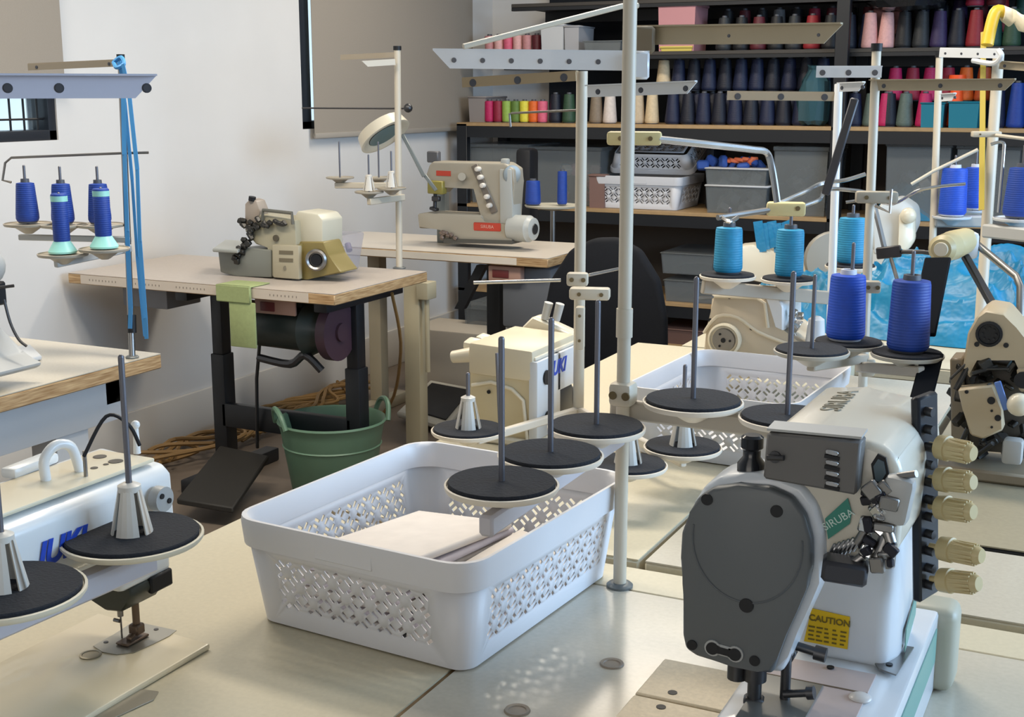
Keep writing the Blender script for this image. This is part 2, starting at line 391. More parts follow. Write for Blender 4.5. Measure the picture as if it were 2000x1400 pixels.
# back coverstitch table
t = thing('sewing_table', 'pale sewing table with taped edge near the corner carrying the red-badged coverstitch', 'table', (-2.4, 4.6, 0))
B().box(-3.1, -1.97, 4.345, 4.86, .714, .748, .003, 1).build('worktop', PLY, t)
B().box(-3.099, -1.971, 4.346, 4.859, .748, .75).build('laminate_top', mat('laminate_pale', 'CFC6B8', .3), t)
B().box(-3.08, -2.10, 4.3425, 4.345, .718, .744).build('edge_tape', mat('edge_tape_white', 'DCD2C2', .5), t)
for x in (-2.9, -2.33):
    b = B(); b.box(x - .03, x + .03, 4.6, 4.66, .05, .7, .004); b.box(x - .03, x + .03, 4.4, 4.82, 0, .05, .006); b.build('leg', mat('leg_cream', 'A79C84', .5) if x < -2.8 else BLACKM, t)
b = B(); b.prism([V((-2.30, 4.40, .70)), V((-2.26, 4.40, .70)), V((-2.36, 4.40, .52)), V((-2.40, 4.40, .52))], (0, .03, 0)); b.build('brace', BLACKM, t)
t2 = thing('servo_motor', 'grey servo motor box hanging under the coverstitch table', 'motor', (-2.1, 4.45, .5))
b = B(); b.box(-2.20, -1.99, 4.42, 4.60, .46, .70, .012); b.build('motor_body', mat('servo_grey', '63676D', .5), t2)
b = B(); b.box(-2.24, -2.10, 4.38, 4.42, .645, .705, .006); b.mi = 1; b.box(-2.22, -2.15, 4.376, 4.381, .66, .69, .002); b.build('switch_box', [MATS['switch_pink'], MATS['switch_red']], t2)
b = B(); b.cyl((-1.93, 4.52, .775), (-1.93, 4.52, .80), .04, .02); b.tube([(-1.93, 4.52, .8), (-1.8, 4.55, .79)], .003)
# foot pedal unit
t = thing('foot_pedal', 'pale foot pedal with black rubber pad on the floor behind the tub', 'pedal', (-2.67, 4.75, 0))
q = [pz(775, 815, .03), pz(875, 845, .03), pz(935, 770, .05), pz(840, 752, .05)]
b = B(); b.prism(q, (0, 0, .025), .006, 1); b.build('pedal_frame', mat('pedal_grey', 'A6A398', .5), t)
c = sum(q, V()) / 4
b = B(); b.prism([c + (v - c) * .78 + V((0, 0, .026)) for v in q], (0, 0, .006)); b.build('rubber_pad', BLACK, t)
b = B(); b.box(-2.98, -2.56, 5.0, 5.3, .0, .30, .01); 
tag(b.build('cardboard_carton', mat('carton', 'B8AE9E', .8)), 'pale carton on the floor behind the foot pedal', 'box')
# mid pillar-like table leg (cream) next to the taupe table
pa = py(788, 600, 4.12).x; pb = py(818, 600, 4.12).x
b = B(); b.box(pa, pb, 4.12, 4.18, 0, .66, .004); b.box(pb, pb + .05, 4.10, 4.17, .60, .665, .004); b.cyl((pb + .03, 4.13, .32), (pb + .03, 4.13, .62), .009)
tag(b.build('cream_pedestal', mat('pedestal_cream', 'B3AA8F', .5)), 'cream steel pedestal standing right behind the taupe table', 'stand')
# ---- cables on floor
CABLE = mat('tan_cable', '8A6A3C', .6)
b = B()
random.seed(3)
for k in range(7):
    y0 = 4.0 + random.random() * .6; pts = []
    for i in range(9):
        pts.append((-3.2 + .10 * math.sin(i * 1.7 + k) + k * .02, 3.45 + i * .17 + .05 * math.sin(i * 2.3 + k * 2), .012 + .03 * abs(math.sin(i + k)) + .008 * k))
    b.tube(pts, .008, 6, 5)
for k in range(6):
    q0_ = pz(600 + 20 * k, 790 + 6 * (k % 3), .02); q1_ = pz(450 + 22 * k, 870 - 9 * k, .02)
    b.tube([q0_, (q0_ + q1_) / 2 + V((.05 * math.sin(k), .06 * math.cos(k * 2), .05)), q1_], .007, 6, 6)
b.tube([(-2.26, 3.7, .69), (-2.32, 3.85, .45), (-2.55, 4.1, .15), (-2.9, 4.2, .02)], .006, 6, 6)
o = tag(b.build('cable_tangle', CABLE), 'tangled tan and brown cables along the skirting behind the tub', 'cables'); o['kind'] = 'stuff'
# ---- green tub
t = thing('storage_tub', 'sage green flexible tub with two rope handles under the taupe table', 'tub', (-2.66, 3.85, 0))
TUBM = mat('tub_green', '5F7E68', .45)
b = B(); prof = [(.02, .0), (.125, .0), (.135, .01), (.172, .24), (.180, .27), (.185, .275), (.182, .282), (.174, .276), (.16, .23), (.125, .02), (.0001, .02)]
tc_ = pz(648, 822, .27); cx, cy = tc_.x, tc_.y
b.lathe(prof, (cx, cy, 0), n=40, caps=False)
for z in (.19,): b.lathe([(.1645 + (z - .19) * .17, z), (.1685 + (z - .19) * .17, z + .004), (.1655 + (z - .19) * .17, z + .008)], (cx, cy, 0), n=40, caps=False)
b.build('tub_body', TUBM, t)
for s_ in (-1, 1):
    d = V((math.cos(R_(50)), math.sin(R_(50)), 0)) * s_; pr = V((-d.y, d.x, 0)); c0 = V((cx, cy, .27)) + d * .176
    B().tube([c0 - pr * .07, c0 - pr * .045 + V((0, 0, .045)) + d * .01, c0 + V((0, 0, .06)) + d * .014, c0 + pr * .045 + V((0, 0, .045)) + d * .01, c0 + pr * .07], .009, 8, 5).build('handle', TUBM, t)
# ---- office chair
t = thing('office_chair', 'black high-backed office chair in front of the shelving', 'chair', (-1.5, 3.75, 0))
CHAIRM = mat('chair_fabric', '16181D', .8, noise=.15, scale=200, spec=.2)
prof = [(-.17, 0), (-.215, .08), (-.225, .22), (-.20, .36), (-.14, .46), (-.06, .50), (.02, .505), (.10, .47), (.17, .38), (.20, .26), (.205, .12), (.18, 0)]
def shell(dy, sc_, zz): return [V((-1.475 + x * sc_, 3.73 + dy + .12 * (x / .2) ** 2 * -.3, .42 + z * sc_ + zz)) for x, z in prof]
b = B(); b.prism(shell(0, .98, 0), (0, .045, 0), .018, 3); b.build('backrest', CHAIRM, t)
b = B(); b.prism(shell(.045, .9, .02), (0, .035, 0), .012, 2); b.build('back_shell', BLACK, t)
b = B(); b.box(-1.70, -1.26, 3.30, 3.72, .40, .47, .03, 3); b.build('seat', CHAIRM, t)
b = B(); b.cyl((-1.48, 3.5, .09), (-1.48, 3.5, .40), .025); b.build('gas_column', DSTEEL, t)
for k in range(5):
    a = k * 2 * math.pi / 5 + .3; e = V((-1.48 + .26 * math.cos(a), 3.5 + .26 * math.sin(a), .07))
    l = B(); l.bar((-1.48, 3.5, .10), e, .03, .04, .006); lo = l.build('base_leg', BLACK, t)
    l = B(); l.cyl(e + V((-.012, 0, -.042)), e + V((.012, 0, -.042)), .028); l.build('caster', BLACK, lo)
b = B(); b.obox((-1.475, 3.80, .47), (.06, .03, .2)); b.build('back_bracket', BLACK, t)

# ================================================================ RACK
t = thing('shelving_rack', 'black steel rack with plywood shelves of thread cones and boxes along the back wall', 'shelving', (-1.5, 6.3, 0))
RY0, RY1, RX0, RX1 = 6.0, 6.52, -3.25, .35
SH = {'bottom': .12, 'low': .335, 'mid': .785, 'eye': 1.205, 'high': 1.555, 'top': 1.80}
SHM = mat('shelf_board', 'A88A62', .6, noise=.1, scale=30)
for k, z in SH.items():
    x0 = RX0 if z < 1.3 else -2.97
    if k == 'high': x0 = -3.22
    y0 = RY0 if z < 1.3 else 6.08
    B().box(x0, RX1, y0, RY1, z - .018, z, .002, 1).build('shelf_board', SHM if z < 1.3 else mat('shelf_dark', '3B3733', .6), t)
    b = B(); b.box(x0, RX1, y0 + .003, y0 + .03, z - .075 if z < 1.3 else z - .035, z - .018); b.box(x0, RX1, RY1 - .02, RY1, z - .075, z - .018); b.build('shelf_beam', BLACKM, t)
for x in (RX0 + .03, -1.27, RX1):
    for y in (RY0 + .02, RY1 - .02):
        B().box(x - .03, x + .03, y - .02, y + .02, 0, 1.20 if (x < -3 and y < 6.1) else 2.1 if x > -3 else 1.2, .002, 1).build('upright_post', BLACKM, t)
B().box(-2.96, RX1, RY1 + .012, RY1 + .02, 1.13, 2.2).build('back_panel', mat('rack_backing', '0F141B', .9), t)
B().box(-3.25, RX1, RY1 + .012, RY1 + .02, .05, 1.13).build('lower_back_panel', mat('rack_lower_backing', '4B453F', .9), t)

# thread cones -------------------------------------------------------------
CONE = {}
def cone_mesh(key, col, r0, r1, h, core=True):
    k = (key, r0, h)
    if k in CONE: return CONE[k]
    b = B(); b.lathe([(r0 * .9, .004), (r0, .010), (r0 * .995, .02), (r1 * 1.02, h - .012), (r1 * .97, h - .006), (r1 * .45, h - .004)], (0, 0, 0), n=24)
    b.mi = 1; b.lathe([(r0 * .80, 0), (r0 * .86, .005), (r0 * .3, .006)], (0, 0, 0), n=24); b.lathe([(r1 * .5, h - .008), (r1 * .46, h + .004), (r1 * .30, h + .004), (r1 * .30, h - .01)], (0, 0, 0), n=20)
    me = b.mesh('thread_cone'); me.materials.append(thread_mat('thread_' + key, col)); me.materials.append(mat('cone_core', 'C9CBD0', .5) if key == 'royal blue' else mat('cone_core_grey', '4C4E54', .5))
    CONE[k] = me; return me
PAL = {'navy blue': '111A38', 'dark navy': '0C1122', 'black': '111216', 'charcoal': '25282B', 'maroon': '531620', 'red': '8E222A', 'magenta': 'B51E5A', 'crimson': '8C1C38', 'pale pink': 'D9A6A2', 'dusty pink': 'BF8585',
       'purple': '33264F', 'teal green': '15423B', 'forest green': '2D4A35', 'lime green': '8FAE4E', 'olive green': '5C7A36', 'yellow': 'D8CF42', 'orange': 'D9641F', 'bright orange': 'FF5A1E', 'coral pink': 'D4607A', 'taupe': '7E705F',
       'off white': 'CFC4BC', 'beige': 'BBA98E', 'sand': 'CBB795', 'grey green': '55655F', 'grey': '6F7276', 'royal blue': '0D45B4', 'deep blue': '123A90', 'turquoise': '238AB4', 'rust': 'A9491F'}
ORD = 'first second third fourth fifth sixth seventh eighth ninth tenth eleventh twelfth thirteenth fourteenth fifteenth sixteenth seventeenth eighteenth nineteenth twentieth'.split() + \
      ['twenty-' + w for w in 'first second third fourth fifth sixth seventh eighth ninth'.split()] + ['thirtieth'] + ['thirty-' + w for w in 'first second third fourth fifth sixth seventh eighth ninth'.split()]
def cone(colour, x, y, z, label, group, r0=.040, r1=.026, h=.155, name='thread_cone'):
    o = bpy.data.objects.new(name, cone_mesh(colour, PAL[colour], r0, r1, h)); COL.objects.link(o); o.location = (x, y, z)
    tag(o, label, 'thread cone', group); return o
def row(cols, x0, dx, y, z, where, grp, h=.155, r0=.040):
    cnt = {}
    for i, c in enumerate(cols):
        if c:
            cnt[c] = cnt.get(c, 0) + 1
            lab = '%s thread cone, %s such from left, %s' % (c, ORD[cnt[c] - 1], where)
            cone(c, x0 + i * dx, y, z, lab, grp, h=h, r0=r0)
N_, D_, K_ = 'navy blue', 'dark navy', 'black'
def sx(px, Y=6.16): return py(px, 200, Y).x
x0 = sx(963)
row(['magenta', 'crimson', 'lime green', 'olive green', 'yellow', 'orange', 'coral pink'], x0, (sx(1068) - sx(963)) / 6.1, 6.12, 1.205, 'short row at left of eye-level shelf', 'thread cones on the eye-level shelf', h=.115, r0=.026)
row(['dark navy', 'forest green', None, 'taupe', 'off white', None, 'beige', 'sand'], sx(1090), .075, 6.13, 1.205, 'mixed front row behind the poles', 'thread cones on the eye-level shelf', h=.15, r0=.036)
row([N_, D_] * 4 + ['navy blue'], sx(1320), .079, 6.12, 1.205, 'front navy row before the bag', 'navy cones on the eye-level shelf')
row([D_, N_] * 4 + ['dark navy'], sx(1320) + .01, .079, 6.22, 1.205, 'second navy row before the bag', 'navy cones on the eye-level shelf')
row(['sand'] + [N_, D_, N_, D_, N_, N_, D_, N_, D_, N_], sx(1290), .079, 6.2, 1.366, 'upper navy tier of eye-level shelf', 'navy cones on the eye-level shelf')
row([D_, N_, 'grey green', D_], sx(1640), .078, 6.12, 1.205, 'group just right of the bag', 'thread cones on the eye-level shelf')
row(['magenta', 'grey green', 'magenta'], sx(1735), .085, 6.12, 1.205, 'front group left of teal boxes', 'thread cones on the eye-level shelf')
row(['magenta', 'crimson', 'magenta', 'crimson', 'orange', 'rust'], sx(1740), .078, 6.24, 1.32, 'upper group above teal boxes', 'thread cones on the eye-level shelf')
row([N_, 'deep blue', D_, N_, D_], sx(1950), .08, 6.12, 1.205, 'right end of eye-level shelf', 'thread cones on the eye-level shelf', h=.2)
row(['dusty pink', 'pale pink', 'coral pink', 'pale pink', 'dusty pink', 'maroon'], sx(950), .055, 6.2, 1.555, 'small row at left of high shelf', 'thread cones on the high shelf', h=.10, r0=.024)
hc = [K_, 'maroon', K_, 'grey', K_, 'crimson', 'maroon', K_, 'maroon', D_, N_, N_, K_]
row(hc, sx(1400), .085, 6.30, 1.555, 'back row of high shelf middle', 'thread cones on the high shelf', h=.2)
row(['charcoal', K_, 'maroon', K_, 'charcoal', 'red', K_, D_, N_], sx(1410), .085, 6.16, 1.555, 'front row behind long tan arm', 'thread cones on the high shelf', h=.16)
row(['pale pink', 'pale pink', 'black', 'charcoal', 'purple', D_, 'red', 'teal green', 'forest green'], sx(1692), (sx(1725) - sx(1692)), 6.15, 1.555, 'front row, right of high shelf', 'thread cones on the high shelf', h=.165)
row(['dusty pink', 'dusty pink', K_, D_, 'purple', 'maroon', 'red', 'teal green'], sx(1700), .088, 6.28, 1.62, 'raised back row, right of high shelf', 'thread cones on the high shelf', h=.2)
row(['crimson', 'maroon'], sx(1890), .088, 6.17, 1.73, 'upper pair over front red cone', 'thread cones on the high shelf', h=.15)
# boxes on the shelves
def bin_(label, px0, px1, pt, pb, Y, dep, z, m=CLEAR, lid=True, cat='storage box', name='storage_box', lidm=None, fill=None, group=None, taper=.94):
    x0, x1 = py(px0, pb, Y).x, py(px1, pb, Y).x; h = py(px0, pt, Y).z - z
    t = thing(name, label, cat, ((x0 + x1) / 2, Y + dep / 2, z), group)
    cx, cy = (x0 + x1) / 2, Y + dep / 2
    def ring(sx_, zz): return [V((cx + a * (x1 - x0) / 2 * sx_, cy + c * dep / 2 * sx_, zz)) for a, c in ((-1, -1), (1, -1), (1, 1), (-1, 1))]
    b = B(); A, C_ = ring(taper, z), ring(1, z + h * .93); Ai, Ci = ring(taper * .97, z + .004), ring(.97, z + h * .93)
    b._new(A + C_ + Ci + Ai, ((0, 1, 2, 3), (0, 4, 5, 1), (1, 5, 6, 2), (2, 6, 7, 3), (3, 7, 4, 0), (4, 8, 9, 5), (5, 9, 10, 6), (6, 10, 11, 7), (7, 11, 8, 4), (8, 12, 13, 9), (9, 13, 14, 10), (10, 14, 15, 11), (11, 15, 12, 8), (15, 14, 13, 12)))
    b.build('box_body', m, t)
    b = B(); b.box(x0 - .006, x1 + .006, Y - .006, Y + dep + .006, z + h * .93, z + h, .004, 1) if lid else b.tube([v + V((0, 0, 0)) for v in ring(1.01, z + h * .93)] + [ring(1.01, z + h * .93)[0]], .006, 6)
    b.build('lid' if lid else 'rim', lidm or m, t)
    if fill:
        f = B(); random.seed(int(px0))
        for i in range(14):
            f.mi = i % len(fill); f.obox((x0 + (x1 - x0) * (.15 + .7 * random.random()), Y + dep * (.15 + .6 * random.random()), z + .01 + h * .75 * random.random() * .8), (.05, .04, .05), (random.random(), random.random(), random.random()), .006, 1)
        for v in f.bm.verts: v.co.z = max(v.co.z, z + .006)
        f.build('contents', fill, t)
    return t
cr = mat('craft_red', 'A8404A', .7); cb = mat('craft_blue', '3F7FA0', .7); cw = mat('craft_white', 'C8C4BC', .7); cg = mat('craft_grey', '6C6F72', .7); cp = mat('craft_pink', 'D98F96', .7); cn = mat('craft_navy', '2B4F9A', .7)
CLG = mat('clear_grey_box', '84898A', .3, alpha=.42); WBX = mat('white_box', 'C4C6C8', .5); TEAL = mat('teal_box', '12758A', .5)
bin_('grey lidded box at the far left of the eye-level shelf', 915, 948, 188, 232, 6.1, .25, 1.205, mat('box_mid_grey', '8C8684', .5))
bin_('teal box on the eye-level shelf, left one of two', 1797, 1842, 200, 238, 6.05, .2, 1.205, TEAL)
bin_('teal box on the eye-level shelf, right one beside the yellow tape', 1851, 1910, 198, 238, 6.05, .2, 1.205, TEAL)
bin_('tall white box on the high shelf beside small pink cones', 1056, 1100, 48, 100, 6.15, .2, 1.555, WBX)
bin_('grey white box on the high shelf right of the tall white one', 1102, 1130, 50, 100, 6.15, .2, 1.555, mat('box_pale_grey', 'A9A9AC', .5))
bin_('flat clear tray on the high shelf', 1140, 1212, 80, 100, 6.12, .2, 1.555, CLG)
bin_('clear box of pink thread on the high shelf', 1284, 1356, 8, 100, 6.09, .2, 1.555, mat('pink_box', 'C48C90', .4, alpha=.9), fill=[cp])
bin_('small yellow box under the pink thread box', 1290, 1352, 92, 102, 6.09, .03, 1.555, mat('box_yellow', 'C9B65A', .6), lid=False)
bin_('clear grey bin behind the red-badged coverstitch', 918, 1030, 280, 405, 6.06, .4, .785, CLG, fill=[cg, cw])
bin_('long clear bin of pink and teal supplies on the middle shelf', 1034, 1172, 285, 402, 6.1, .4, .785, CLG, fill=[cr, cb, cp, cw])
bin_('small brown pink carton left of the stacked white baskets', 1150, 1180, 340, 405, 6.04, .05, .785, mat('carton_brown', '7C6058', .7))
for k, (pt, lab) in enumerate(((372, 'lowest'), (330, 'uppermost'))):
    bin_('white-lidded clear box, %s of the stack holding blue bows' % lab, 1377, 1497, [360, 327][k], [405, 360][k], 6.03, .3, .785 + [0, .115][k], CLG, lidm=WBX, fill=[cg])
b = B()
for k in range(9): b.obox((py(1385 + k * 13, 320, 6.2).x, 6.1 + .03 * (k % 3), 1.01 + .02 * (k % 2)), (.06, .03, .05), (.3 * k, .5 * k, .2), .01, 1)
b.mi = 1
for k in range(5): b.obox((py(1430 + k * 12, 315, 6.2).x, 6.12, 1.035), (.05, .05, .018), (.1, .2 * k, .7 * k), .006, 1)
tag(b.build('ribbon_pile', [cn, mat('craft_orange', 'F07A4E', .7)]), 'heap of blue and orange ribbon on top of the white-lidded boxes', 'ribbon')['kind'] = 'stuff'
b = B(); b.box(py(1365, 320, 6.1).x, py(1383, 320, 6.1).x, 6.2, 6.4, .785, 1.10, .02); tag(b.build('black_holdall', BLACK), 'black bag squeezed between white baskets and lidded boxes', 'bag')
bin_('big grey clear bin in the middle shelf behind the poles', 1508, 1612, 285, 408, 6.05, .42, .785, CLG, fill=[cg])
bin_('grey clear bin right of the dark post on the middle shelf', 1725, 1850, 275, 408, 6.05, .42, .785, CLG, fill=[cg, cw])
bin_('clear grey bin at the right end of the middle shelf', 1862, 1985, 280, 408, 6.05, .42, .785, CLG, fill=[cg])
bin_('clear upper bin on the low shelf behind the chair', 1290, 1392, 492, 545, 6.03, .4, .335 + .14, CLG)
bin_('clear lower bin on the low shelf behind the chair', 1296, 1392, 545, 603, 6.03, .4, .335, CLG)
bin_('clear bin of haberdashery by the left rack post on the low shelf', 908, 1060, 592, 690, 5.2, .4, .0, CLG, fill=[cg, cw, cr])
bin_('brown crate on the bottom shelf behind the chair', 1290, 1370, 640, 690, 6.03, .4, .12, mat('crate_brown', '6A5048', .7))
# bagged cones
b = B(); rnd = random.Random(4)
cx = py(1590, 180, 6.08).x
b.lathe([(.045, 0), (.07, .02), (.075, .12), (.06, .20), (.03, .25), (.035, .27)], (cx, 6.09, 1.207), n=14)
for v in b.bm.verts: v.co += V((rnd.uniform(-.01, .01), rnd.uniform(-.01, .01), rnd.uniform(0, .008)))
tag(b.build('plastic_bag', mat('bag_teal', '3F626C', .15, alpha=.75), sharp=10), 'knotted clear bag of teal cones on the eye-level shelf', 'bag')
b = B(); rnd = random.Random(9); x_ = py(1760, 10, 6.0).x
b.lathe([(.06, 1.722), (.15, 1.735), (.17, 1.76), (.12, 1.778), (.02, 1.779)], (x_, 6.13, 0), n=16)
for v in b.bm.verts: v.co += V((rnd.uniform(-.02, .02), rnd.uniform(-.015, .015), rnd.uniform(-.008, .001)))
tag(b.build('plastic_bag', mat('bag_black', '2C2E30', .15, alpha=.9), sharp=10), 'crumpled dark plastic bag heaped on the cones of the high shelf', 'bag')
# roll of orange tape
cone('bright orange', py(1862, 150, 6.06).x, 6.2, 1.205, 'bright orange thread cone directly under the fluorescent tape roll', 'thread cones on the eye-level shelf', h=.17)
b = B(); x_ = py(1862, 150, 6.06).x; z_ = py(1862, 175, 6.06).z
b.lathe([(.02, 0), (.037, 0), (.037, .05), (.02, .05)], (x_, 6.2, 1.386), n=24); tag(b.build('tape_roll', mat('fluoro_orange', 'FF5A1E', .5)), 'fluorescent orange tape roll above the teal boxes', 'tape')
# ================================================================ THREAD STANDS
def disc(st, x, y, z, r=.057, pin=.14, foam=True, post=False, dm=None, tilt=None):
    b = B(); b.lathe([(.008, -.022), (.012, -.020), (r * .55, -.007), (r * .97, -.003), (r, .0), (r * 1.0, .003), (r * .965, .0035), (r * .95, .0008), (.004, .0008)], (x, y, z), n=44)
    d = b.build('spool_disc', dm or DISC, st)
    if foam:
        B().lathe([(r * .935, .001), (r * .94, .0055), (r * .925, .0068), (.003, .0068)], (x, y, z), n=44).build('foam_pad', FOAM, d)
    if pin:
        b = B(); b.cyl((x, y, z), (x, y, z + pin), .0032, n=10); b.sphere((x, y, z + pin), .0032, n=5); b.build('spool_pin', PIN, st)
    if post:
        b = B(); hh = .054
        for k in range(4):
            a0_, ring = k * math.pi / 2 + .5, []
            for q_ in range(5):
                a = a0_ + (q_ - 2) * .30
                ring.append((V((x + .0215 * math.cos(a), y + .0215 * math.sin(a), z + .005)), V((x + .0115 * math.cos(a), y + .0115 * math.sin(a), z + hh)), V((x + .0195 * math.cos(a), y + .0195 * math.sin(a), z + .005)), V((x + .0095 * math.cos(a), y + .0095 * math.sin(a), z + hh))))
            for q_ in range(4):
                A, C_ = ring[q_], ring[q_ + 1]
                b._new([A[0], C_[0], C_[1], A[1], A[2], C_[2], C_[3], A[3]], ((0, 1, 2, 3), (7, 6, 5, 4), (0, 4, 5, 1), (2, 6, 7, 3), (1, 5, 6, 2), (3, 7, 4, 0)))
        bmesh.ops.remove_doubles(b.bm, verts=b.bm.verts, dist=1e-6)
        b.lathe([(.0085, hh - .004), (.0118, hh - .003), (.0118, hh + .003), (.006, hh + .006), (.0035, hh + .006), (.0035, hh - .004)], (x, y, z), n=20)
        b.build('cone_post', mat('post_plastic', 'C9C5BC', .35), st)
    return d
def gbar(st, p0, p1, h=.017, m=STANDM, holes=3, name='guide_arm', t=.010, hr=.0028, cut=True):
    """thread guide arm: folded channel with eyelet holes"""
    p0, p1 = V(p0), V(p1); d = (p1 - p0).normalized(); sd = d.cross(V((0, 0, 1))).normalized(); u = sd.cross(d); L = (p1 - p0).length
    b = B(); s_ = sd * .0012
    face = [p0 + u * h / 2, p0 - u * h * .42 + d * .0, p1 - u * h * .42 - d * (h * .9 if cut else 0), p1 + u * h / 2]
    b.prism([q - s_ for q in face], s_ * 2)
    # top flange pointing away
    fl = [p0 + u * h / 2, p1 + u * h / 2, p1 + u * h / 2 + sd * t, p0 + u * h / 2 + sd * t]
    b.prism(fl, u * .002)
    o = b.build(name, m, st)
    for i in range(holes if isinstance(holes, int) else len(holes)):
        e = B(); c = p0 + d * L * ((.10 + .8 * i / max(holes - 1, 1)) if isinstance(holes, int) else holes[i])
        e.loft([(c + sd * .0013, hr * 1.35), (c - sd * .0018, hr * 1.35)], sd, 14); e.loft([(c + sd * .002, hr), (c - sd * .0022, hr)], sd, 14)
        e.build('eyelet', mat('eyelet_dark', '54565C', .4, .6), o)
    return o
def pole(st, x, y, z0, z1, r, m=STANDM, flange=None, collar=None, cap=True, tilt=(0, 0)):
    b = B(); top = V((x + tilt[0], y + tilt[1], z1)); b.cyl((x, y, z0), top, r, n=20)
    if collar: b.cyl((x, y, collar[0]), (x, y, collar[1]), r * 1.22, n=20)
    o = b.build('pole', m, st)
    if flange: B().lathe([(r * 1.05, .0), (r * 2.0, 0), (r * 2.05, .003), (r * 1.7, .0055), (r * 1.05, .006)], (x, y, z0), n=28).build('base_flange', mat('flange_grey', '6D7273', .4, .4), st)
    if cap: B().cyl(top, top + V((0, 0, .014)), r * 1.25, n=16).build('end_cap', BLACK, st)
    return o
def clamp(st, c, size, m=STANDM, rot=(0, 0, 0), screws=((-.25, 0), (.3, 0))):
    b = B(); b.obox(c, size, rot, min(size) * .22, 2); o = b.build('clamp', m, st)
    M = Euler(rot).to_matrix()
    for u, v in screws:
        e = B()
        p = V(c) + M @ V((u * size[0], -size[1] / 2, v * size[2])); q = M @ V((0, -.0015, 0)); e.cyl(p - q, p + q, min(size[2], size[0]) * .17, n=12)
        e.build('screw', mat('screw_brass', '6E5F42', .5, .5), o)
    return o
def rod(st, pts, r=.003, m=STEEL, name='guide_rod', smooth=5): return B().tube(pts, r, 8, smooth if len(pts) > 2 else 0).build(name, m, st)

# ---- stand A: front, tall two-way stand ------------------------------------
PXX, PYY = -.545, 1.427
SA = thing('thread_stand', 'tall cream thread stand on a round flange beside the front basket, bare black discs', 'thread stand', (PXX, PYY, .75))
pole(SA, PXX, PYY, .75, 1.55, .0082, flange=True, collar=(1.07, 1.105), cap=False)
b = B(); b.bar((PXX, PYY - .01, .948), (PXX + .004, 1.05, .948), .022, .016, .003); b.build('disc_bracket', mat('bracket_lilac', 'B9B6BC', .35), SA)
for Y in (1.094, 1.212, 1.342): disc(SA, PXX, Y, .975, .0575, .15)
b = B(); b.bar((PXX - .02, PYY + .012, .978), (PXX + .27, PYY + .012, .973), .024, .014, .003); b.build('disc_bracket', TANM if 0 else mat('bracket_taupe', 'A59D90', .4), SA)  # cross bracket in one even grey-taupe colour
disc(SA, -.457, 1.43, .996, .060, .15); disc(SA, -.342, 1.425, .990, .056, .17)
clamp(SA, (PXX, PYY, 1.0), (.03, .03, .03), STANDM)
p0, p1 = pd(1268, 122, 1.60), pd(845, 117, 1.62)
gbar(SA, p0, p1, .0245, WHITEM, 7, hr=.0024)
b = B(); b.obox(pd(1250, 128, 1.60), (.022, .022, .034), (0, 0, yaw), .003, 1); b.build('arm_socket', WHITEM, SA)
p0, p1 = pd(1222, 72, 1.66), pd(1645, 68, 1.52)
gbar(SA, p0, p1, .024, mat('arm_tan', 'A79A80', .4), 3, hr=.0016)
p = pd(1250, 78, 1.63)
b = B(); b.obox(p, (.038, .022, .034), (0, 0, .35), .004, 1); b.build('arm_socket', mat('socket_brown', '6D5F49', .5), SA)
rod(SA, [pd(905, 91, 1.52), pd(1215, 12, 1.6), pd(1246, 11, 1.61)], .0034, STANDM, smooth=1)
clamp(SA, pd(1239, 270, 1.6), (.068, .02, .017), YCLAMP, (0, 0, .30))
rod(SA, [pd(1285, 272, 1.59), pd(1400, 284, 1.62), pd(1470, 292, 1.66), pd(1497, 298, 1.68), pd(1508, 330, 1.68), pd(1518, 395, 1.68)], .0046, CHROME)
# ---- stand B: middle pole -------------------------------------------------
bx, by = -.872, 2.06
SB = thing('thread_stand', 'cream thread stand beside the squat overlocker, one tan and one white arm', 'thread stand', (bx, by, .75))
pole(SB, bx, by, .75, 1.395, .0098, flange=True, cap=False)
gbar(SB, pd(1125, 150, 2.15), pd(903, 163, 2.25), .0165, mat('arm_tan2', '9C8A6C', .45), 3, hr=.005, cut=False)
gbar(SB, pd(1148, 180, 2.16), pd(1362, 172, 2.05), .020, WHITEM, 3, hr=.0035)
clamp(SB, pd(1128, 545, 2.10), (.035, .02, .022), STANDM, (0, 0, .3))
rod(SB, [pd(925, 552, 2.1), pd(1095, 547, 2.12)], .0028, CHROME); rod(SB, [pd(1150, 537, 2.12), pd(1207, 525, 2.2)], .0028, CHROME)
clamp(SB, pd(1152, 573, 2.15), (.068, .026, .020), STANDM, (0, 0, .3))
clamp(SB, pd(1133, 640, 2.13), (.015, .02, .072), STANDM, (0, 0, .3), ((0, .3), (0, -.28)))
rod(SB, [pd(1130, 215, 2.2), pd(1000, 221, 2.25), pd(995, 222, 2.25), pd(997, 248, 2.25)], .002, STEEL, smooth=1)
b = B(); b.bar((bx, by, .80), (-.943, 1.80, .80), .014, .012, .002); b.bar((bx, by, .80), (-.60, 1.84, .795), .014, .012, .002); b.build('disc_bracket', DISC, SB)
disc(SB, -.943, 1.772, .822, .0605, .095, post=True); disc(SB, -.598, 1.827, .822, .0605, .13, post=True); disc(SB, -.648, 1.722, .815, .059, 0, post=True)
rod(SB, [(-.90, 1.80, .83), (-.905, 1.80, .95)], .0028, PIN)
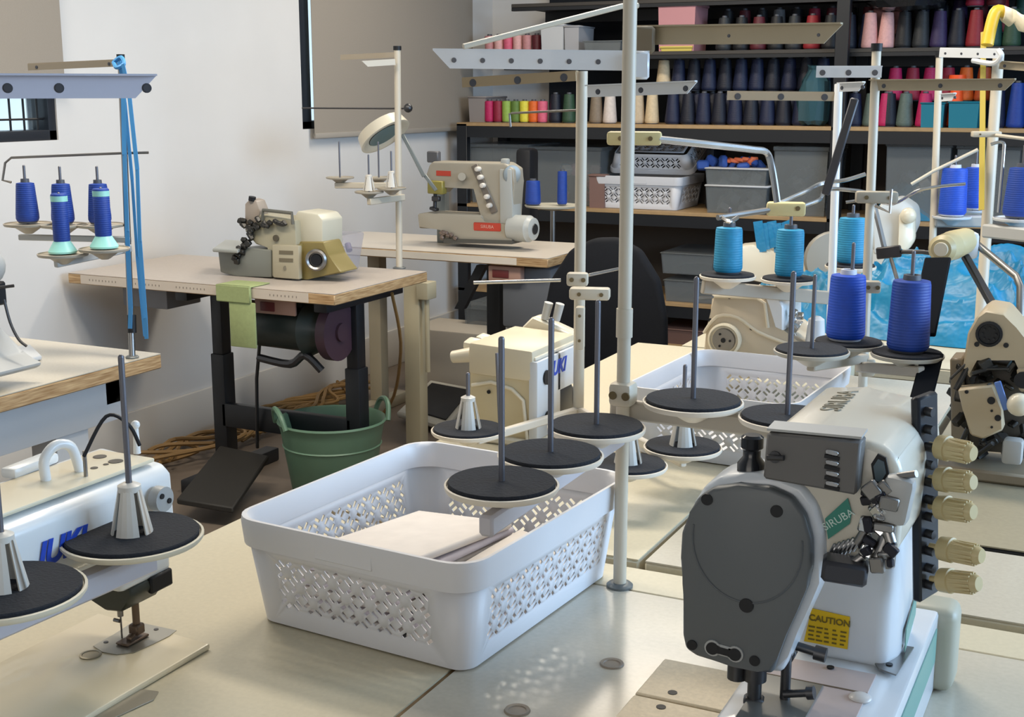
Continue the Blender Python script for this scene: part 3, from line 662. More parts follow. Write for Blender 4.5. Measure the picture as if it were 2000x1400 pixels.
# ---- stand C: royal blue cones --------------------------------------------
q = pd(1693, 640, 2.3)
SC = thing('thread_stand', 'slim cream thread stand with black cap holding the two royal blue cones', 'thread stand', (q.x, q.y, .75))
pt = pd(1712, 100, 2.36)
pole(SC, q.x, q.y, .75, pt.z, .0085, flange=True, tilt=(pt.x - q.x, pt.y - q.y))
d1, d2, d3 = pd(1585, 688, 2.0), pd(1657, 672, 2.17), pd(1772, 694, 2.1)
for d_, pn in ((d1, .12), (d2, .17), (d3, .17)): disc(SC, d_.x, d_.y, d_.z, .0585, pn, dm=mat('disc_grey', 'A9A59B', .4))
b = B(); b.bar(pd(1676, 716, 2.25), pd(1800, 726, 2.05), .018, .014, .002); b.bar(pd(1690, 700, 2.27), d1 + V((0, 0, -.022)), .016, .014, .002); b.build('disc_bracket', TANM if 0 else MATS['bracket_taupe'], SC)
clamp(SC, pd(1693, 716, 2.27), (.026, .026, .034), STANDM, (0, 0, .4))
clamp(SC, pd(1712, 385, 2.33), (.075, .022, .022), mat('clamp_brown', 'A29A8A', .5), (0, 0, .3))
gbar(SC, pd(1722, 142, 2.34), pd(1594, 142, 2.38), .021, WHITEM, 3, hr=.004, cut=False)
gbar(SC, pd(1700, 168, 2.36), pd(1984, 167, 2.2), .020, mat('arm_tan3', 'A0947C', .45), 3, hr=.003)
rod(SC, [pd(1652, 395, 2.36), pd(1700, 390, 2.35), pd(1745, 398, 2.33), pd(1800, 370, 2.3), pd(1885, 359, 2.3)], .0028, CHROME)
rod(SC, [pd(1710, 402, 2.3), pd(1738, 415, 2.28), pd(1741, 370, 2.28)], .003, STEEL, smooth=1)
clamp(SC, pd(1703, 560, 2.30), (.03, .02, .022), mat('clamp_brown', '8F8570', .5), (0, 0, .3))
# ---- stand D: light blue cones --------------------------------------------
q = pd(1627, 585, 2.56); pt = pd(1638, 165, 2.62)
SD = thing('thread_stand', 'white-poled thread stand holding the three turquoise cones', 'thread stand', (q.x, q.y, .75))
pole(SD, q.x, q.y, .75, pt.z, .0085, WHITEM, flange=True, tilt=(pt.x - q.x, pt.y - q.y), cap=False)
e1, e2, e3 = pd(1421, 541, 2.45), pd(1540, 548, 2.5), pd(1661, 522, 2.72)
for d_ in (e1, e2, e3): disc(SD, d_.x, d_.y, d_.z, .0535, .13)
b = B(); b.bar(pd(1372, 560, 2.46), pd(1636, 583, 2.57), .026, .014, .002); b.bar(pd(1636, 575, 2.58), e3 + V((0, 0, -.02)), .016, .012, .002); b.build('disc_bracket', MATS['bracket_taupe'], SD)
gbar(SD, pd(1632, 190, 2.62), pd(1420, 188, 2.66), .018, mat('arm_tan4', 'A89880', .45), 3, hr=.005, cut=False)
gbar(SD, pd(1640, 172, 2.60), pd(1690, 170, 2.55), .018, WHITEM, 2, hr=.003)
clamp(SD, pd(1535, 408, 2.4), (.072, .03, .026), YCLAMP, (0, 0, .25), ((.3, .1),))
rod(SD, [pd(1402, 425, 2.35), pd(1450, 418, 2.38), pd(1515, 408, 2.4)], .0055, STEEL)
rod(SD, [pd(1515, 400, 2.42), pd(1570, 375, 2.45), pd(1605, 358, 2.5), pd(1650, 352, 2.5), pd(1690, 340, 2.5)], .004, CHROME)
rod(SD, [pd(1560, 405, 2.42), pd(1600, 390, 2.45), pd(1615, 370, 2.5), pd(1668, 372, 2.5), pd(1700, 378, 2.5)], .004, CHROME)
rod(SD, [pd(1410, 425, 2.35), pd(1425, 433, 2.33), pd(1440, 425, 2.36)], .004, CHROME)
b = B(); b.bar(pd(1670, 192, 2.1), pd(1612, 380, 2.16), .014, .008, .002, up=V((1, 0, 0))); b.build('strap_bar', mat('strap_dark', '3F3F44', .4, .3), SD)
# cones on C and D
def bigcone(d_, col, label, group, r0, r1, h, z0=.0075):
    cone(col, d_.x, d_.y, d_.z + z0, label, group, r0=r0, r1=r1, h=h)
bigcone(d2 + V((-.006, 0, 0)), 'royal blue', 'royal blue thread cone on the black disc left of the cream pole', 'royal blue cones', .0325, .0285, .116)
bigcone(d3, 'deep blue', 'deep blue thread cone half hidden by the black strap', 'royal blue cones', .034, .030, .122)
bigcone(e1, 'turquoise', 'turquoise thread cone on the leftmost disc above the beige machine', 'turquoise cones', .0275, .0248, .093)
bigcone(e2, 'turquoise', 'turquoise thread cone in the middle, just right of the yellowed clamp', 'turquoise cones', .0275, .0258, .098)
bigcone(e3, 'turquoise', 'turquoise thread cone between the white pole and the cream pole', 'turquoise cones', .031, .028, .103)
b = B(); b.lathe([(.02, 0), (.016, .055), (.009, .06)], pd(1595, 665, 2.55), n=16)
# ---- stand E & F, far right ------------------------------------------------
q = pd(1826, 480, 3.4); pt = pd(1835, 112, 3.42)
SE = thing('thread_stand', 'thin pale thread stand in front of the teal boxes, royal blue cones on it', 'thread stand', (q.x, q.y, .75))
pole(SE, q.x, q.y, .75, pt.z, .0095, STANDM, flange=True, tilt=(pt.x - q.x, pt.y - q.y))
f1, f2 = pd(1859, 424, 3.4), pd(1900, 411, 3.5)
for d_ in (f1, f2): disc(SE, d_.x, d_.y, d_.z, .05, .16, foam=False, dm=WHITEM)
b = B(); b.bar(pd(1826, 432, 3.42), pd(1935, 432, 3.4), .03, .03, .004); b.build('disc_bracket', GREYL, SE)
gbar(SE, pd(1838, 192, 3.4), pd(1868, 190, 3.35), .02, WHITEM, 2)
rod(SE, [pd(1780, 360, 3.4), pd(1822, 335, 3.38), pd(1910, 292, 3.35)], .0045, STANDM, smooth=1)
bigcone(f1, 'royal blue', 'royal blue thread cone on white disc, left one of the far right pair', 'royal blue cones', .036, .032, .130, .004)
bigcone(f2, 'royal blue', 'royal blue thread cone on white disc, right one of the far right pair', 'royal blue cones', .030, .026, .118, .004)
q = pd(1921, 545, 2.9); pt = pd(1950, 112, 2.95)
SF = thing('thread_stand', 'thick cream thread stand at far right with white crooked top arm', 'thread stand', (q.x, q.y, .75))
pole(SF, q.x, q.y, .75, pt.z, .0125, STANDM, flange=True, tilt=(pt.x - q.x, pt.y - q.y), cap=False)
gbar(SF, pd(1955, 106, 2.9), pd(1835, 104, 3.0), .022, WHITEM, 4, hr=.002, cut=False)
rod(SF, [pd(1950, 98, 2.88), pd(1956, 110, 2.87), pd(1940, 124, 2.9), pd(1900, 118, 2.95)], .006, WHITEM)
gbar(SF, pd(1952, 128, 2.9), pd(2060, 136, 2.8), .018, mat('arm_tan3', 'A0947C', .45), 2)
clamp(SF, pd(1926, 262, 2.88), (.062, .03, .013), STANDM, (0, 0, .3))
rod(SF, [pd(1945, 264, 2.86), pd(2010, 272, 2.8)], .004, STANDM); rod(SF, [pd(1935, 282, 2.86), pd(1958, 278, 2.85), pd(1960, 300, 2.85), pd(1950, 415, 2.87)], .0035, CHROME)
g1 = pd(1990, 428, 2.85)
disc(SF, g1.x, g1.y, g1.z, .056, .16, foam=False, dm=WHITEM)
b = B(); b.bar(pd(1925, 450, 2.89), pd(2040, 462, 2.75), .03, .03, .004); b.build('disc_bracket', GREYL, SF)
bigcone(g1, 'deep blue', 'deep blue thread cone cut off by the right picture edge', 'royal blue cones', .036, .028, .115, .004)
# yellow tape strip & hose
b = B(); b.bar(pd(1921, 62, 2.98), pd(1917, 410, 2.92), .002, .013, up=V((.3, 1, 0)))
tag(b.build('measuring_tape', mat('tape_yellow', 'B7A33A', .5)), 'long yellow measuring tape hanging beside the thick cream pole', 'tape')
t = thing('hose_nozzle', 'yellow air hose nozzle with cream wrap at top right corner', 'nozzle', pd(1930, 60, 2.95))
b = B(); b.tube([pd(1928, 88, 2.95), pd(1937, 45, 2.95), pd(1946, 22, 2.95), pd(1962, 24, 2.95)], .014, 12, 4); b.build('nozzle_body', mat('nozzle_yellow', 'D8B22C', .4), t)
b = B(); b.loft([(pd(1958, 26, 2.95), .018), (pd(1972, 34, 2.95), .021), (pd(1982, 32, 2.93), .014), (pd(1992, 44, 2.93), .019), (pd(2020, 52, 2.9), .018)], CR, 14); b.build('cloth_wrap', mat('wrap_cream', 'D6CDB4', .8), t)
# ---- stand G: left, ribboned ----------------------------------------------
q = pd(258, 692, 3.0); pt = pd(236, 118, 3.0)
SG = thing('thread_stand', 'narrow steel thread stand at left with blue ribbon and deep blue cones', 'thread stand', (q.x, q.y, .75))
pole(SG, q.x, q.y, .75, pt.z, .0075, STEEL, flange=True, tilt=(pt.x - q.x, pt.y - q.y))
B().cyl(pd(258, 650, 3.0), pd(257, 615, 3.0), .0105, n=16).build('pole_sleeve', BLACK, SG)
gbar(SG, pd(232, 124, 3.0), pd(55, 132, 3.1), .016, mat('arm_taupe', '9B8F7C', .5), 2, hr=.003, cut=False)
rod(SG, [pd(290, 298, 3.0), pd(240, 299, 3.0), pd(22, 308, 3.05), pd(10, 318, 3.05), pd(5, 352, 3.05), pd(22, 356, 3.05)], .003, STEEL, smooth=1)
hs = [(55, 438, .0), (124, 440, 0), (196, 440, 0), (123, 497, 1), (204, 487, 1)]
DG = mat('disc_taupe', 'A79F90', .4)
hd = [pd(x, y, 3.0 if not f else 2.85) for x, y, f in hs]
for h_, (x, y, f) in zip(hd, hs): disc(SG, h_.x, h_.y, h_.z, .055, .135, foam=False, dm=DG)
b = B(); b.bar(pd(38, 463, 3.05), pd(255, 468, 3.0), .014, .014, .002); b.bar(pd(108, 515, 2.84), pd(255, 484, 3.0), .018, .014, .002); b.build('disc_bracket', GREYL, SG)
for i, (w_, lab) in enumerate((('left', 0), ('middle', 1), ('right', 2))):
    bigcone(hd[i], 'deep blue', 'deep blue thread cone, %s one of the back three on the ribboned stand' % w_, 'deep blue cones', .0262, .0205, .098, .004)
for i, w_ in ((3, 'left'), (4, 'right')):
    t = thing('thread_spool', 'tall deep blue spool with pale aqua foot, %s one in front on the ribboned stand' % w_, 'thread spool', hd[i] + V((0, 0, .004)), 'aqua-footed spools')
    z = hd[i]
    B().lathe([(.030, .0), (.031, .004), (.018, .026), (.012, .028)], z + V((0, 0, .004)), n=28).build('spool_foot', mat('aqua_plastic', '9AD8CE', .4), t)
    B().lathe([(.0175, .026), (.0182, .03), (.0180, .128), (.016, .131), (.005, .131)], z + V((0, 0, .004)), n=28).build('thread', thread_mat('thread_deep blue', PAL['deep blue']), t)
    B().lathe([(.0184, .114), (.0184, .126), (.0180, .126), (.018, .114)], z + V((0, 0, .004)), n=28, caps=False).build('spool_band', MATS['aqua_plastic'], t)
RIB = mat('ribbon_blue', '3F8AC4', .5)
b = B()
for pts, wd in (([pd(232, 120, 2.97), pd(240, 150, 2.97), pd(243, 300, 2.97), pd(248, 450, 2.97), pd(255, 600, 2.98), pd(254, 640, 2.98)], .011), ([pd(240, 125, 2.96), pd(252, 180, 2.96), pd(268, 330, 2.96), pd(273, 470, 2.96), pd(284, 620, 2.96), pd(286, 660, 2.96)], .010), ([pd(236, 116, 2.98), pd(244, 200, 2.99), pd(258, 350, 2.99), pd(268, 500, 2.99), pd(283, 655, 2.99)], .008)):
    for i in range(len(pts) - 1): b.bar(pts[i], pts[i + 1] + (pts[i + 1] - pts[i]).normalized() * .002, .0015, wd, up=V((.3, -1, 0)) if i % 2 else V((.1, -1, 0)))
b.tube([pd(222, 122, 2.99), pd(236, 112, 2.98), pd(242, 125, 2.97), pd(228, 132, 2.97), pd(222, 122, 2.99)], .005, 6, 4)
tag(b.build('blue_ribbon', RIB), 'loop of blue ribbon knotted to the top of the left thread stand and hanging down', 'ribbon')
# ---- stand H: mid-left, behind taupe table --------------------------------
q = pz(780, 524, .75); pt = pd(776, 98, 4.43)
SH_ = thing('thread_stand', 'cream thread stand rising from the right of the taupe table, four empty pins', 'thread stand', (q.x, q.y, .75))
pole(SH_, q.x, q.y, .75, pt.z, .0115, STANDM, flange=True, tilt=(pt.x - q.x, pt.y - q.y))
gbar(SH_, pd(772, 108, 4.5), pd(665, 113, 4.55), .018, mat('arm_taupe', '9B8F7C', .5), 0, cut=False); gbar(SH_, pd(772, 122, 4.4), pd(708, 126, 4.35), .020, STANDM, 0)
rod(SH_, [pd(790, 212, 4.45), pd(775, 212, 4.5), pd(590, 211, 4.6)], .003, DSTEEL)
b = B(); b.sphere(pd(797, 211, 4.45), .016, n=6); b.build('knob', DSTEEL, SH_)
for x, y, d_, ps in ((664, 347, 4.55, 0), (740, 347, 4.6, 0), (721, 375, 4.4, 1), (765, 368, 4.4, 1)):
    c = pd(x, y, d_); disc(SH_, c.x, c.y, c.z, .05, .125, foam=False, post=bool(ps), dm=DG)
b = B(); b.bar(pd(655, 362, 4.55), pd(785, 362, 4.5), .02, .02, .002); b.bar(pd(720, 394, 4.38), pd(788, 385, 4.5), .022, .02, .002); b.build('disc_bracket', STANDM, SH_)
# ---- stand I: near left -----------------------------------------------------
SI = thing('thread_stand', 'thread stand at near left edge with two black foam discs on ribbed posts', 'thread stand', (-.96, .45, .75))
pole(SI, -.96, .45, .75, 1.42, .0095, STANDM, flange=True)
k1, k2 = pX(258, 1040, -.9), pX(8, 1125, -.9)
disc(SI, k1.x, k1.y, k1.z - .006, .072, .19, post=True, dm=mat('disc_ivory', 'CBC3AE', .4)); disc(SI, k2.x, k2.y, k1.z - .006, .072, .19, post=True, dm=MATS['disc_ivory'])
a0, a1 = pX(312, 1108, -.9), pX(0, 1225, -.9)
e_ = V((a0.x, a0.y - .012, k1.z - .036)); f_ = V((a1.x - .03, .44, k1.z - .036))
b = B(); b.bar(e_, f_, .026, .022, .003); b.build('disc_bracket', mat('bracket_lilac', 'B9B6BC', .35), SI)
gbar(SI, pd(-160, 172, 1.2), pd(306, 172, 1.28), .0235, mat('arm_lilac', 'B4B6C4', .35), (.36, .575, .955), hr=.0036)
# thin threads from stand D eyelet (visible teal loop)
# ---- desk lamp --------------------------------------------------------------
t = thing('magnifier_lamp', 'round cream magnifier lamp on a jointed arm beside the corner machine', 'lamp', pd(850, 380, 5.1))
c = pd(750, 262, 5.0); ax = (V((.30, -.25, .92)).normalized())
rn = V((-.22, -.38, -.9)).normalized()
n_ = (-CU * .80 + CR * .50 - CF * .14).normalized()
b = B(); b.loft([(c - n_ * .036, .075), (c - n_ * .032, .098), (c + n_ * .012, .108), (c + n_ * .014, .095), (c + n_ * .004, .07)], n_, 36, caps=False); b.loft([(c - n_ * .036, .075), (c - n_ * .038, .02)], n_, 36); b.build('lamp_shade', CREAM, t)
b = B(); b.loft([(c + n_ * .006, .068), (c + n_ * .007, .01)], n_, 30); b.build('lens', mat('lens_glass', '6F8584', .15), t)
b = B(); b.bar(pd(786, 262, 5.05), pd(828, 345, 5.08), .014, .010, .002); b.bar(pd(828, 340, 5.09), pd(852, 372, 5.1), .014, .012, .002); b.build('jointed_arm', mat('lamp_arm', '7F8584', .4, .3), t)
b = B(); b.box(-2.60, -2.56, 4.62, 4.66, .75, 1.02, .003); b.build('arm_post', MATS['lamp_arm'], t)
# ================================================================ BASKETS
from mathutils.geometry import delaunay_2d_cdt
from mathutils import Vector as V2
def rring(w, d, r, z, n=6):
    """rounded rectangle: per corner arcs; returns list of (side index or None, points)"""
    out = []
    for cx, cy, a0 in ((w / 2 - r, -d / 2 + r, -90), (w / 2 - r, d / 2 - r, 0), (-w / 2 + r, d / 2 - r, 90), (-w / 2 + r, -d / 2 + r, 180)):
        out.append([V((cx + r * math.cos(R_(a0 + 90 * k / n)), cy + r * math.sin(R_(a0 + 90 * k / n)), z)) for k in range(n + 1)])
    return out
def perforate(L, H, cell, x0, x1, y0, y1, sl, sw):
    vs = [V2((0, 0)), V2((L, 0)), V2((L, H)), V2((0, H))]; fs = [[0, 1, 2, 3]]
    nx = max(1, int((x1 - x0) / cell)); ny = max(1, int((y1 - y0) / cell))
    ox = x0 + ((x1 - x0) - (nx - 1) * cell) / 2; oy = y0 + ((y1 - y0) - (ny - 1) * cell) / 2
    for i in range(nx):
        for j in range(ny):
            a = R_(38) if (i + j) % 2 == 0 else R_(-46)
            d = V2((math.cos(a), math.sin(a))); p = V2((-d.y, d.x)); c = V2((ox + i * cell, oy + j * cell))
            for s_ in (-1, 1):
                cc = c + p * (s_ * sw * .95); k = len(vs)
                vs += [cc - d * sl / 2 - p * sw / 2, cc + d * sl / 2 - p * sw / 2, cc + d * sl / 2 + p * sw / 2, cc - d * sl / 2 + p * sw / 2]; fs.append([k, k + 1, k + 2, k + 3])
    ov, oe, of, _, _, off = delaunay_2d_cdt(vs, [], fs, 0, 1e-6)
    return ov, [f for f, o in zip(of, off) if o == [0]]
def basket(label, loc, rot, w, d, h, tap, cell, group=None, rx=0, holes_floor=False, name='perforated_basket', sl=.0095, sw=.0043, band=.245, m=None):
    t = thing(name, label, 'basket', loc, group, rot or 1e-6)
    if rx: t.rotation_euler.x = rx
    m = m or BASKET
    bw, bd, r = w * tap, d * tap, .03
    zb = h * (1 - band)
    lo = rring(bw, bd, r * .7, .002); hi = rring(w * .97, d * .97, r * 1.1, zb)
    b = B()
    def q(a, c): b._new([a[0], a[1], c[1], c[0]], ((0, 1, 2, 3),))
    for k in range(4):
        for i in range(6): q((lo[k][i], lo[k][i + 1]), (hi[k][i], hi[k][i + 1]))
        a0, a1, c0, c1 = lo[k][-1], lo[(k + 1) % 4][0], hi[k][-1], hi[(k + 1) % 4][0]
        L = (c1 - c0).length; H = (c0 - a0).length
        vs, fs = perforate(L, H, cell, .012, L - .012, .016, H - .004, sl, sw)
        pts = []
        for v in vs:
            u, t_ = v.x / L, v.y / H; pts.append((a0.lerp(a1, u)).lerp(c0.lerp(c1, u), t_))
        b._new(pts, fs)
    fl = [p for k in lo for p in k]
    if holes_floor:
        vs, fs = perforate(bw - .04, bd - .04, cell * 1.15, .01, bw - .05, .01, bd - .05, sl, sw)
        b._new([V((v.x - bw / 2 + .02, v.y - bd / 2 + .02, .002)) for v in vs], fs)
        inner = rring(bw - .04, bd - .04, .001, .002)
    else: b._new(fl, [tuple(range(len(fl)))])
    bmesh.ops.remove_doubles(b.bm, verts=b.bm.verts, dist=1e-5)
    body = b.build('basket_body', m, t, sharp=30)
    md = body.modifiers.new('thickness', 'SOLIDIFY'); md.thickness = .0022; md.offset = -1
    # rim band: folded lip
    b = B(); prof = [(.97, zb), (1.0, zb - .001), (1.012, h - .006), (1.008, h), (.985, h), (.965, h - .006), (.955, zb + .002), (.955, zb)]
    rings = [[p for k in rring(w * s_, d * s_, r * 1.25, z) for p in k] for s_, z in prof]; n = len(rings[0])
    bv = [[b.bm.verts.new(p) for p in rg] for rg in rings]
    for i in range(len(prof)):
        A, C_ = bv[i], bv[(i + 1) % len(prof)]
        for k in range(n): b.bm.faces.new((A[k], A[(k + 1) % n], C_[(k + 1) % n], C_[k]))
    b.build('rim', m, t, sharp=50)
    # grip panels on both short sides
    for s_ in (-1, 1):
        b = B(); b.box(-w * .12, w * .12, s_ * (d / 2 * 1.004) - .0012, s_ * (d / 2 * 1.004) + .0012, zb + .004, h - .007, .001, 1)
        b.build('grip_panel', m, t)
    return t
BK = basket('white perforated plastic basket in the foreground, filled with folded white cloth', (-.7315, 1.302, .7502), R_(-4.5), .328, .385, .132, .885, .0165)
# folded cloth pieces inside
CL = thing('folded_cloth_stack', 'stack of folded white cloth pieces leaning inside the foreground basket', 'cloth', (-.7315, 1.302, .757), None, R_(-4.5))
random.seed(5)
CWM = [mat('cloth_white0', 'DDD5CD', .8, noise=.05, scale=40), mat('cloth_white1', 'CFC8D0', .8, noise=.05, scale=40)]
for k in range(7):
    b = B(); b.obox((-.028 + .003 * (k % 2), -.012 - .003 * k, .008 + .0105 * k), (.150, .27 - .006 * k, .0095), (R_(-.6 * k), R_(-.8 * k), R_(-3 + 1.4 * (k % 3))), .0042, 3)
    b.build('cloth_piece', CWM[k % 2], CL)
for k in range(5):
    b = B(); b.obox((.092, -.030 + .004 * k, .008 + .0105 * k), (.078, .24 - .008 * k, .0095), (R_(.5 * k), R_(2.2 * k), R_(-2 + 2 * (k % 2))), .0042, 3)
    b.build('cloth_piece', CWM[k % 2], CL)
basket('white perforated basket behind the front stand, next to the beige machine with the round pulley', (-.602, 2.165, .7502), R_(-3), .30, .37, .122, .88, .0185, sl=.011, sw=.0042)
q = py(1265, 405, 6.22)
basket('white perforated basket on the middle rack shelf, lower one of two', (q.x + .0, 6.24, .785), 0, .47, .40, .165, .88, .028, sl=.02, sw=.006, m=mat('basket_grey', 'C9CACE', .5), group='rack baskets')
q = py(1275, 330, 6.22)
basket('white perforated basket tipped upside down on top of the lower rack basket', (q.x, 6.30, 1.115), 0, .45, .34, .10, .86, .028, sl=.02, sw=.006, rx=R_(180 + 24), holes_floor=True, m=MATS['basket_grey'], group='rack baskets')

# ================================================================ MACHINES
def pl(pts, Y): return [py(x, y, Y) for x, y in pts]
def scl(pts, s_, dx=0, dz=0):
    c = sum(pts, V()) / len(pts); return [c + (p - c) * s_ + V((dx, 0, dz)) for p in pts]
# ---- machine 1: big coverstitch -------------------------------------------
M1 = thing('coverstitch_machine', 'big industrial coverstitch machine with grey face plate and cream tension knobs at front right', 'sewing machine', (-.22, 1.12, .75))
out = [(1347, 1000), (1362, 972), (1392, 953), (1440, 948), (1500, 952), (1545, 972), (1572, 1008), (1585, 1055), (1586, 1110), (1575, 1150), (1556, 1195), (1535, 1240), (1518, 1285), (1508, 1318), (1480, 1312), (1430, 1302), (1360, 1283), (1338, 1268), (1332, 1240), (1333, 1140), (1327, 1090), (1330, 1040)]
o0 = pl(out, 1.0)
B().prism(o0, (0, .012, 0), .004, 3).build('face_plate', GREYF, M1, label='dark grey face plate')
WB = mat('white_blue_enamel', 'CCD2D8', .3, coat=.3)
hb = scl(o0, 1.07, .004, .002); hb = [p + V((0, .012, 0)) for p in hb]
B().prism(hb, (0, .05, 0), .006, 3).build('head', WB, M1)
for x, y, r in ((1381, 975, .0050), (1517, 998, .0052), (1352, 1259, .0045), (1474, 1290, .0046), (1458, 1182, .0062)):
    c = py(x, y, 1.0); b = B(); b.cyl(c + V((0, .0005, 0)), c - V((0, .0012, 0)), r, n=18)
    b.build('screw', BLACK, M1)
b = B(); c0, c1 = py(1392, 1265, .9995), py(1436, 1277, .9995)
b.bar(c0, c1, .010, .002, .001); b.cyl(c0 + V((0, -.001, 0)), c0 + V((0, .001, 0)), .0072, n=18); b.cyl(c1 + V((0, -.001, 0)), c1 + V((0, .001, 0)), .0072, n=18)
b.build('slot_trim', GREYL, M1)
b = B(); b.bar(c0 - V((0, .001, 0)), c1 - V((0, .001, 0)), .006, .002); b.cyl(c0 + V((0, -.0022, 0)), c0, .0055, n=18); b.cyl(c1 + V((0, -.0022, 0)), c1, .0055, n=18); b.build('slot_recess', BLACK, M1)
# round embossed ring on face
c = py(1458, 1060, 1.0)
b = B(); b.tube([c + V((.047 * math.cos(a), -.0002, .053 * math.sin(a))) for a in [R_(180 + 200 * k / 24 - 10) for k in range(25)]], .0009, 6); b.build('embossed_line', mat('grey_line', '55595C', .5), M1)
# tension cover box
bx0 = pl([(1497, 845), (1682, 862), (1672, 968), (1490, 935)], .995)
B().prism(bx0, (0, .022, 0), .002, 1).build('tension_cover', mat('grey_brown_cover', '605E5C', .45), M1)
b = B(); b.prism([p + V((0, .001, .0015)) for p in (bx0[0], bx0[1], bx0[1] + V((0, .024, .001)), bx0[0] + V((0, .024, .001)))], (0, 0, .002)); b.build('cover_edge', GREYL, M1)
b = B()
for i, y in enumerate((884, 904, 925, 945)):
    c = py(1625, y, .994); b.obox(c, (.0105, .003, .0042), (0, R_(6), 0), .001, 1)
b.build('thread_eyelet', CHROME, M1)
b = B()
for i, y in enumerate((893, 914, 935, 952)):
    c = py(1625, y, .9945); b.obox(c, (.012, .002, .003), (0, R_(6), 0))
b.build('eyelet_slot', BLACK, M1)
b = B(); c = py(1513, 893, .993); b.cyl(c, c + V((.0, .004, 0)), .005, n=14); b.cyl(c + V((-.006, 0, -.001)), c + V((.008, -.002, .001)), .0022); b.build('lock_screw', DSTEEL, M1)
# needle-lift black bottle
b = B(); c = py(1468, 900, 1.03)
b.lathe([(.0105, -.028), (.012, -.026), (.012, -.002), (.0075, .004), (.0075, .010), (.0095, .012), (.0095, .021), (.007, .023)], c + V((.0, 0, .0)), n=24); b.build('oil_bottle', mat('bottle_black', '14171C', .2), M1)
# arm
ap = [(1540, 800), (1575, 782), (1660, 778), (1730, 792), (1770, 825), (1785, 870), (1788, 960), (1780, 1010), (1560, 1000), (1545, 900)]
a0 = [p for p in pl([(1505, 838), (1600, 842), (1700, 862), (1742, 882), (1760, 915), (1765, 960), (1755, 1080), (1700, 1110), (1600, 1120), (1500, 1100)], 1.018)]
a1 = []
for p in a0: a1.append(V((p.x + .004, 1.20, p.z + .0)))
b = B()
bv, fs = b._new(a0 + a1, [tuple(range(10))[::-1], tuple(range(10, 20))] + [(i, (i + 1) % 10, 10 + (i + 1) % 10, 10 + i) for i in range(10)])
r = bmesh.ops.bevel(b.bm, geom=list({e for f in fs for e in f.edges}), offset=.008, segments=3, affect='EDGES', profile=.5)
b.build('arm', mat('arm_ivory', 'CFC9BA', .3, coat=.25), M1, sharp=50)
# column
cb_ = [py(1555, 1278, 1.135), py(1722, 1286, 1.135)]
zt = a0[0].z - .03
b = B(); b.prism([V((cb_[0].x, 1.135, .838)), V((cb_[1].x + .002, 1.135, .838)), V((cb_[1].x + .012, 1.16, .838)), V((cb_[1].x + .014, 1.235, .838)), V((cb_[0].x, 1.235, .838))], (0, 0, zt - .838), .009, 4)
b.build('column', WB, M1, sharp=50)
RX = a0[5].x
# black slotted side strip, knobs
b = B(); s0, s1 = py(1805, 770, 1.13), py(1808, 1165, 1.13)
b.bar(s1, s0, .034, .009, .002, up=V((.35, 1, 0))); b.build('tension_plate', mat('plate_dark', '23262C', .35, .4), M1)
b = B()
for k in range(11):
    c = s1.lerp(s0, .08 + .085 * k) + V((.004, -.004, 0)); b.cyl(c + V((-.004, -.002, 0)), c + V((.005, -.006, 0)), .0042, n=10)
b.build('tension_disc', DSTEEL, M1)
for i, (xa, ya, xb, yb) in enumerate(((1832, 872, 1902, 886), (1832, 935, 1902, 942), (1832, 990, 1902, 1000), (1836, 1070, 1918, 1086), (1836, 1132, 1912, 1140))):
    p, e = py(xa, ya, 1.12), py(xb, yb, 1.105); ax = (e - p)
    b = B(); b.loft([(p - ax * .25, .003), (p - ax * .02, .003)], ax, 10); 
    L = ax.length; n = ax.normalized()
    b.loft([(p, .0068), (p + n * .001, .0105), (p + n * L * .30, .0112), (p + n * L * .32, .0098), (p + n * L * .92, .0078), (p + n * L, .0062)], ax, 24)
    u_ = n.cross(V((0, 0, 1))).normalized(); v_ = n.cross(u_)
    for k in range(14):
        a = 2 * math.pi * k / 14; c = p + n * L * .62 + (u_ * math.cos(a) + v_ * math.sin(a)) * .0088
        b.bar(c - n * L * .26, c + n * L * .24, .0018, .0018)
    b.build('tension_knob', mat('knob_cream', 'BDAA7C', .45), M1)
# side mechanisms
XF = a0[5].x + .003
def side(px, pyy, X=None): return py(px, pyy, 1.0165 - ((X - XF) if X else 0))
b = B(); ps = [side(1612, 1012), side(1656, 972), side(1664, 1000), side(1660, 1022), side(1618, 1052)]
b.prism([p for p in ps], (0, -.0015, 0)); b.build('badge', GREEN, M1, label='small green badge')
b = B(); ps = [side(1702, 905), side(1715, 885), side(1731, 893), side(1737, 925), side(1722, 950), side(1708, 945)]
b.prism(ps, (0, -.002, 0)); b.mi = 1; b.prism([p - V((0, .002, 0)) for p in scl(ps, .7)], (0, -.001, 0)); b.build('oil_window', [BLACK, mat('oil_glass', '5B6A72', .1)], M1)
b = B(); X2 = XF + .012
c = side(1752, 975, X2); b.obox(c, (.024, .018, .040), (0, R_(8), 0), .006, 2); b.build('spreader_box', GREYL, M1)
b = B()
for (xa, ya, xb, yb, r) in ((1700, 960, 1725, 1010, .006), (1690, 1010, 1700, 1075, .003), (1725, 1010, 1740, 1060, .005), (1700, 1075, 1660, 1105, .004), (1735, 1040, 1712, 1095, .006), (1745, 1010, 1738, 1085, .003), (1690, 1040, 1745, 1020, .003), (1675, 1060, 1700, 1020, .004), (1755, 930, 1790, 925, .003)):
    b.cyl(side(xa, ya, X2), side(xb, yb, X2 + .004), r, n=12)
b.build('linkage', STEEL, M1)
b = B(); rl = random.Random(21); lk = [mat('link_dark', '2C2C34', .35, .6), CHROME, STEEL]
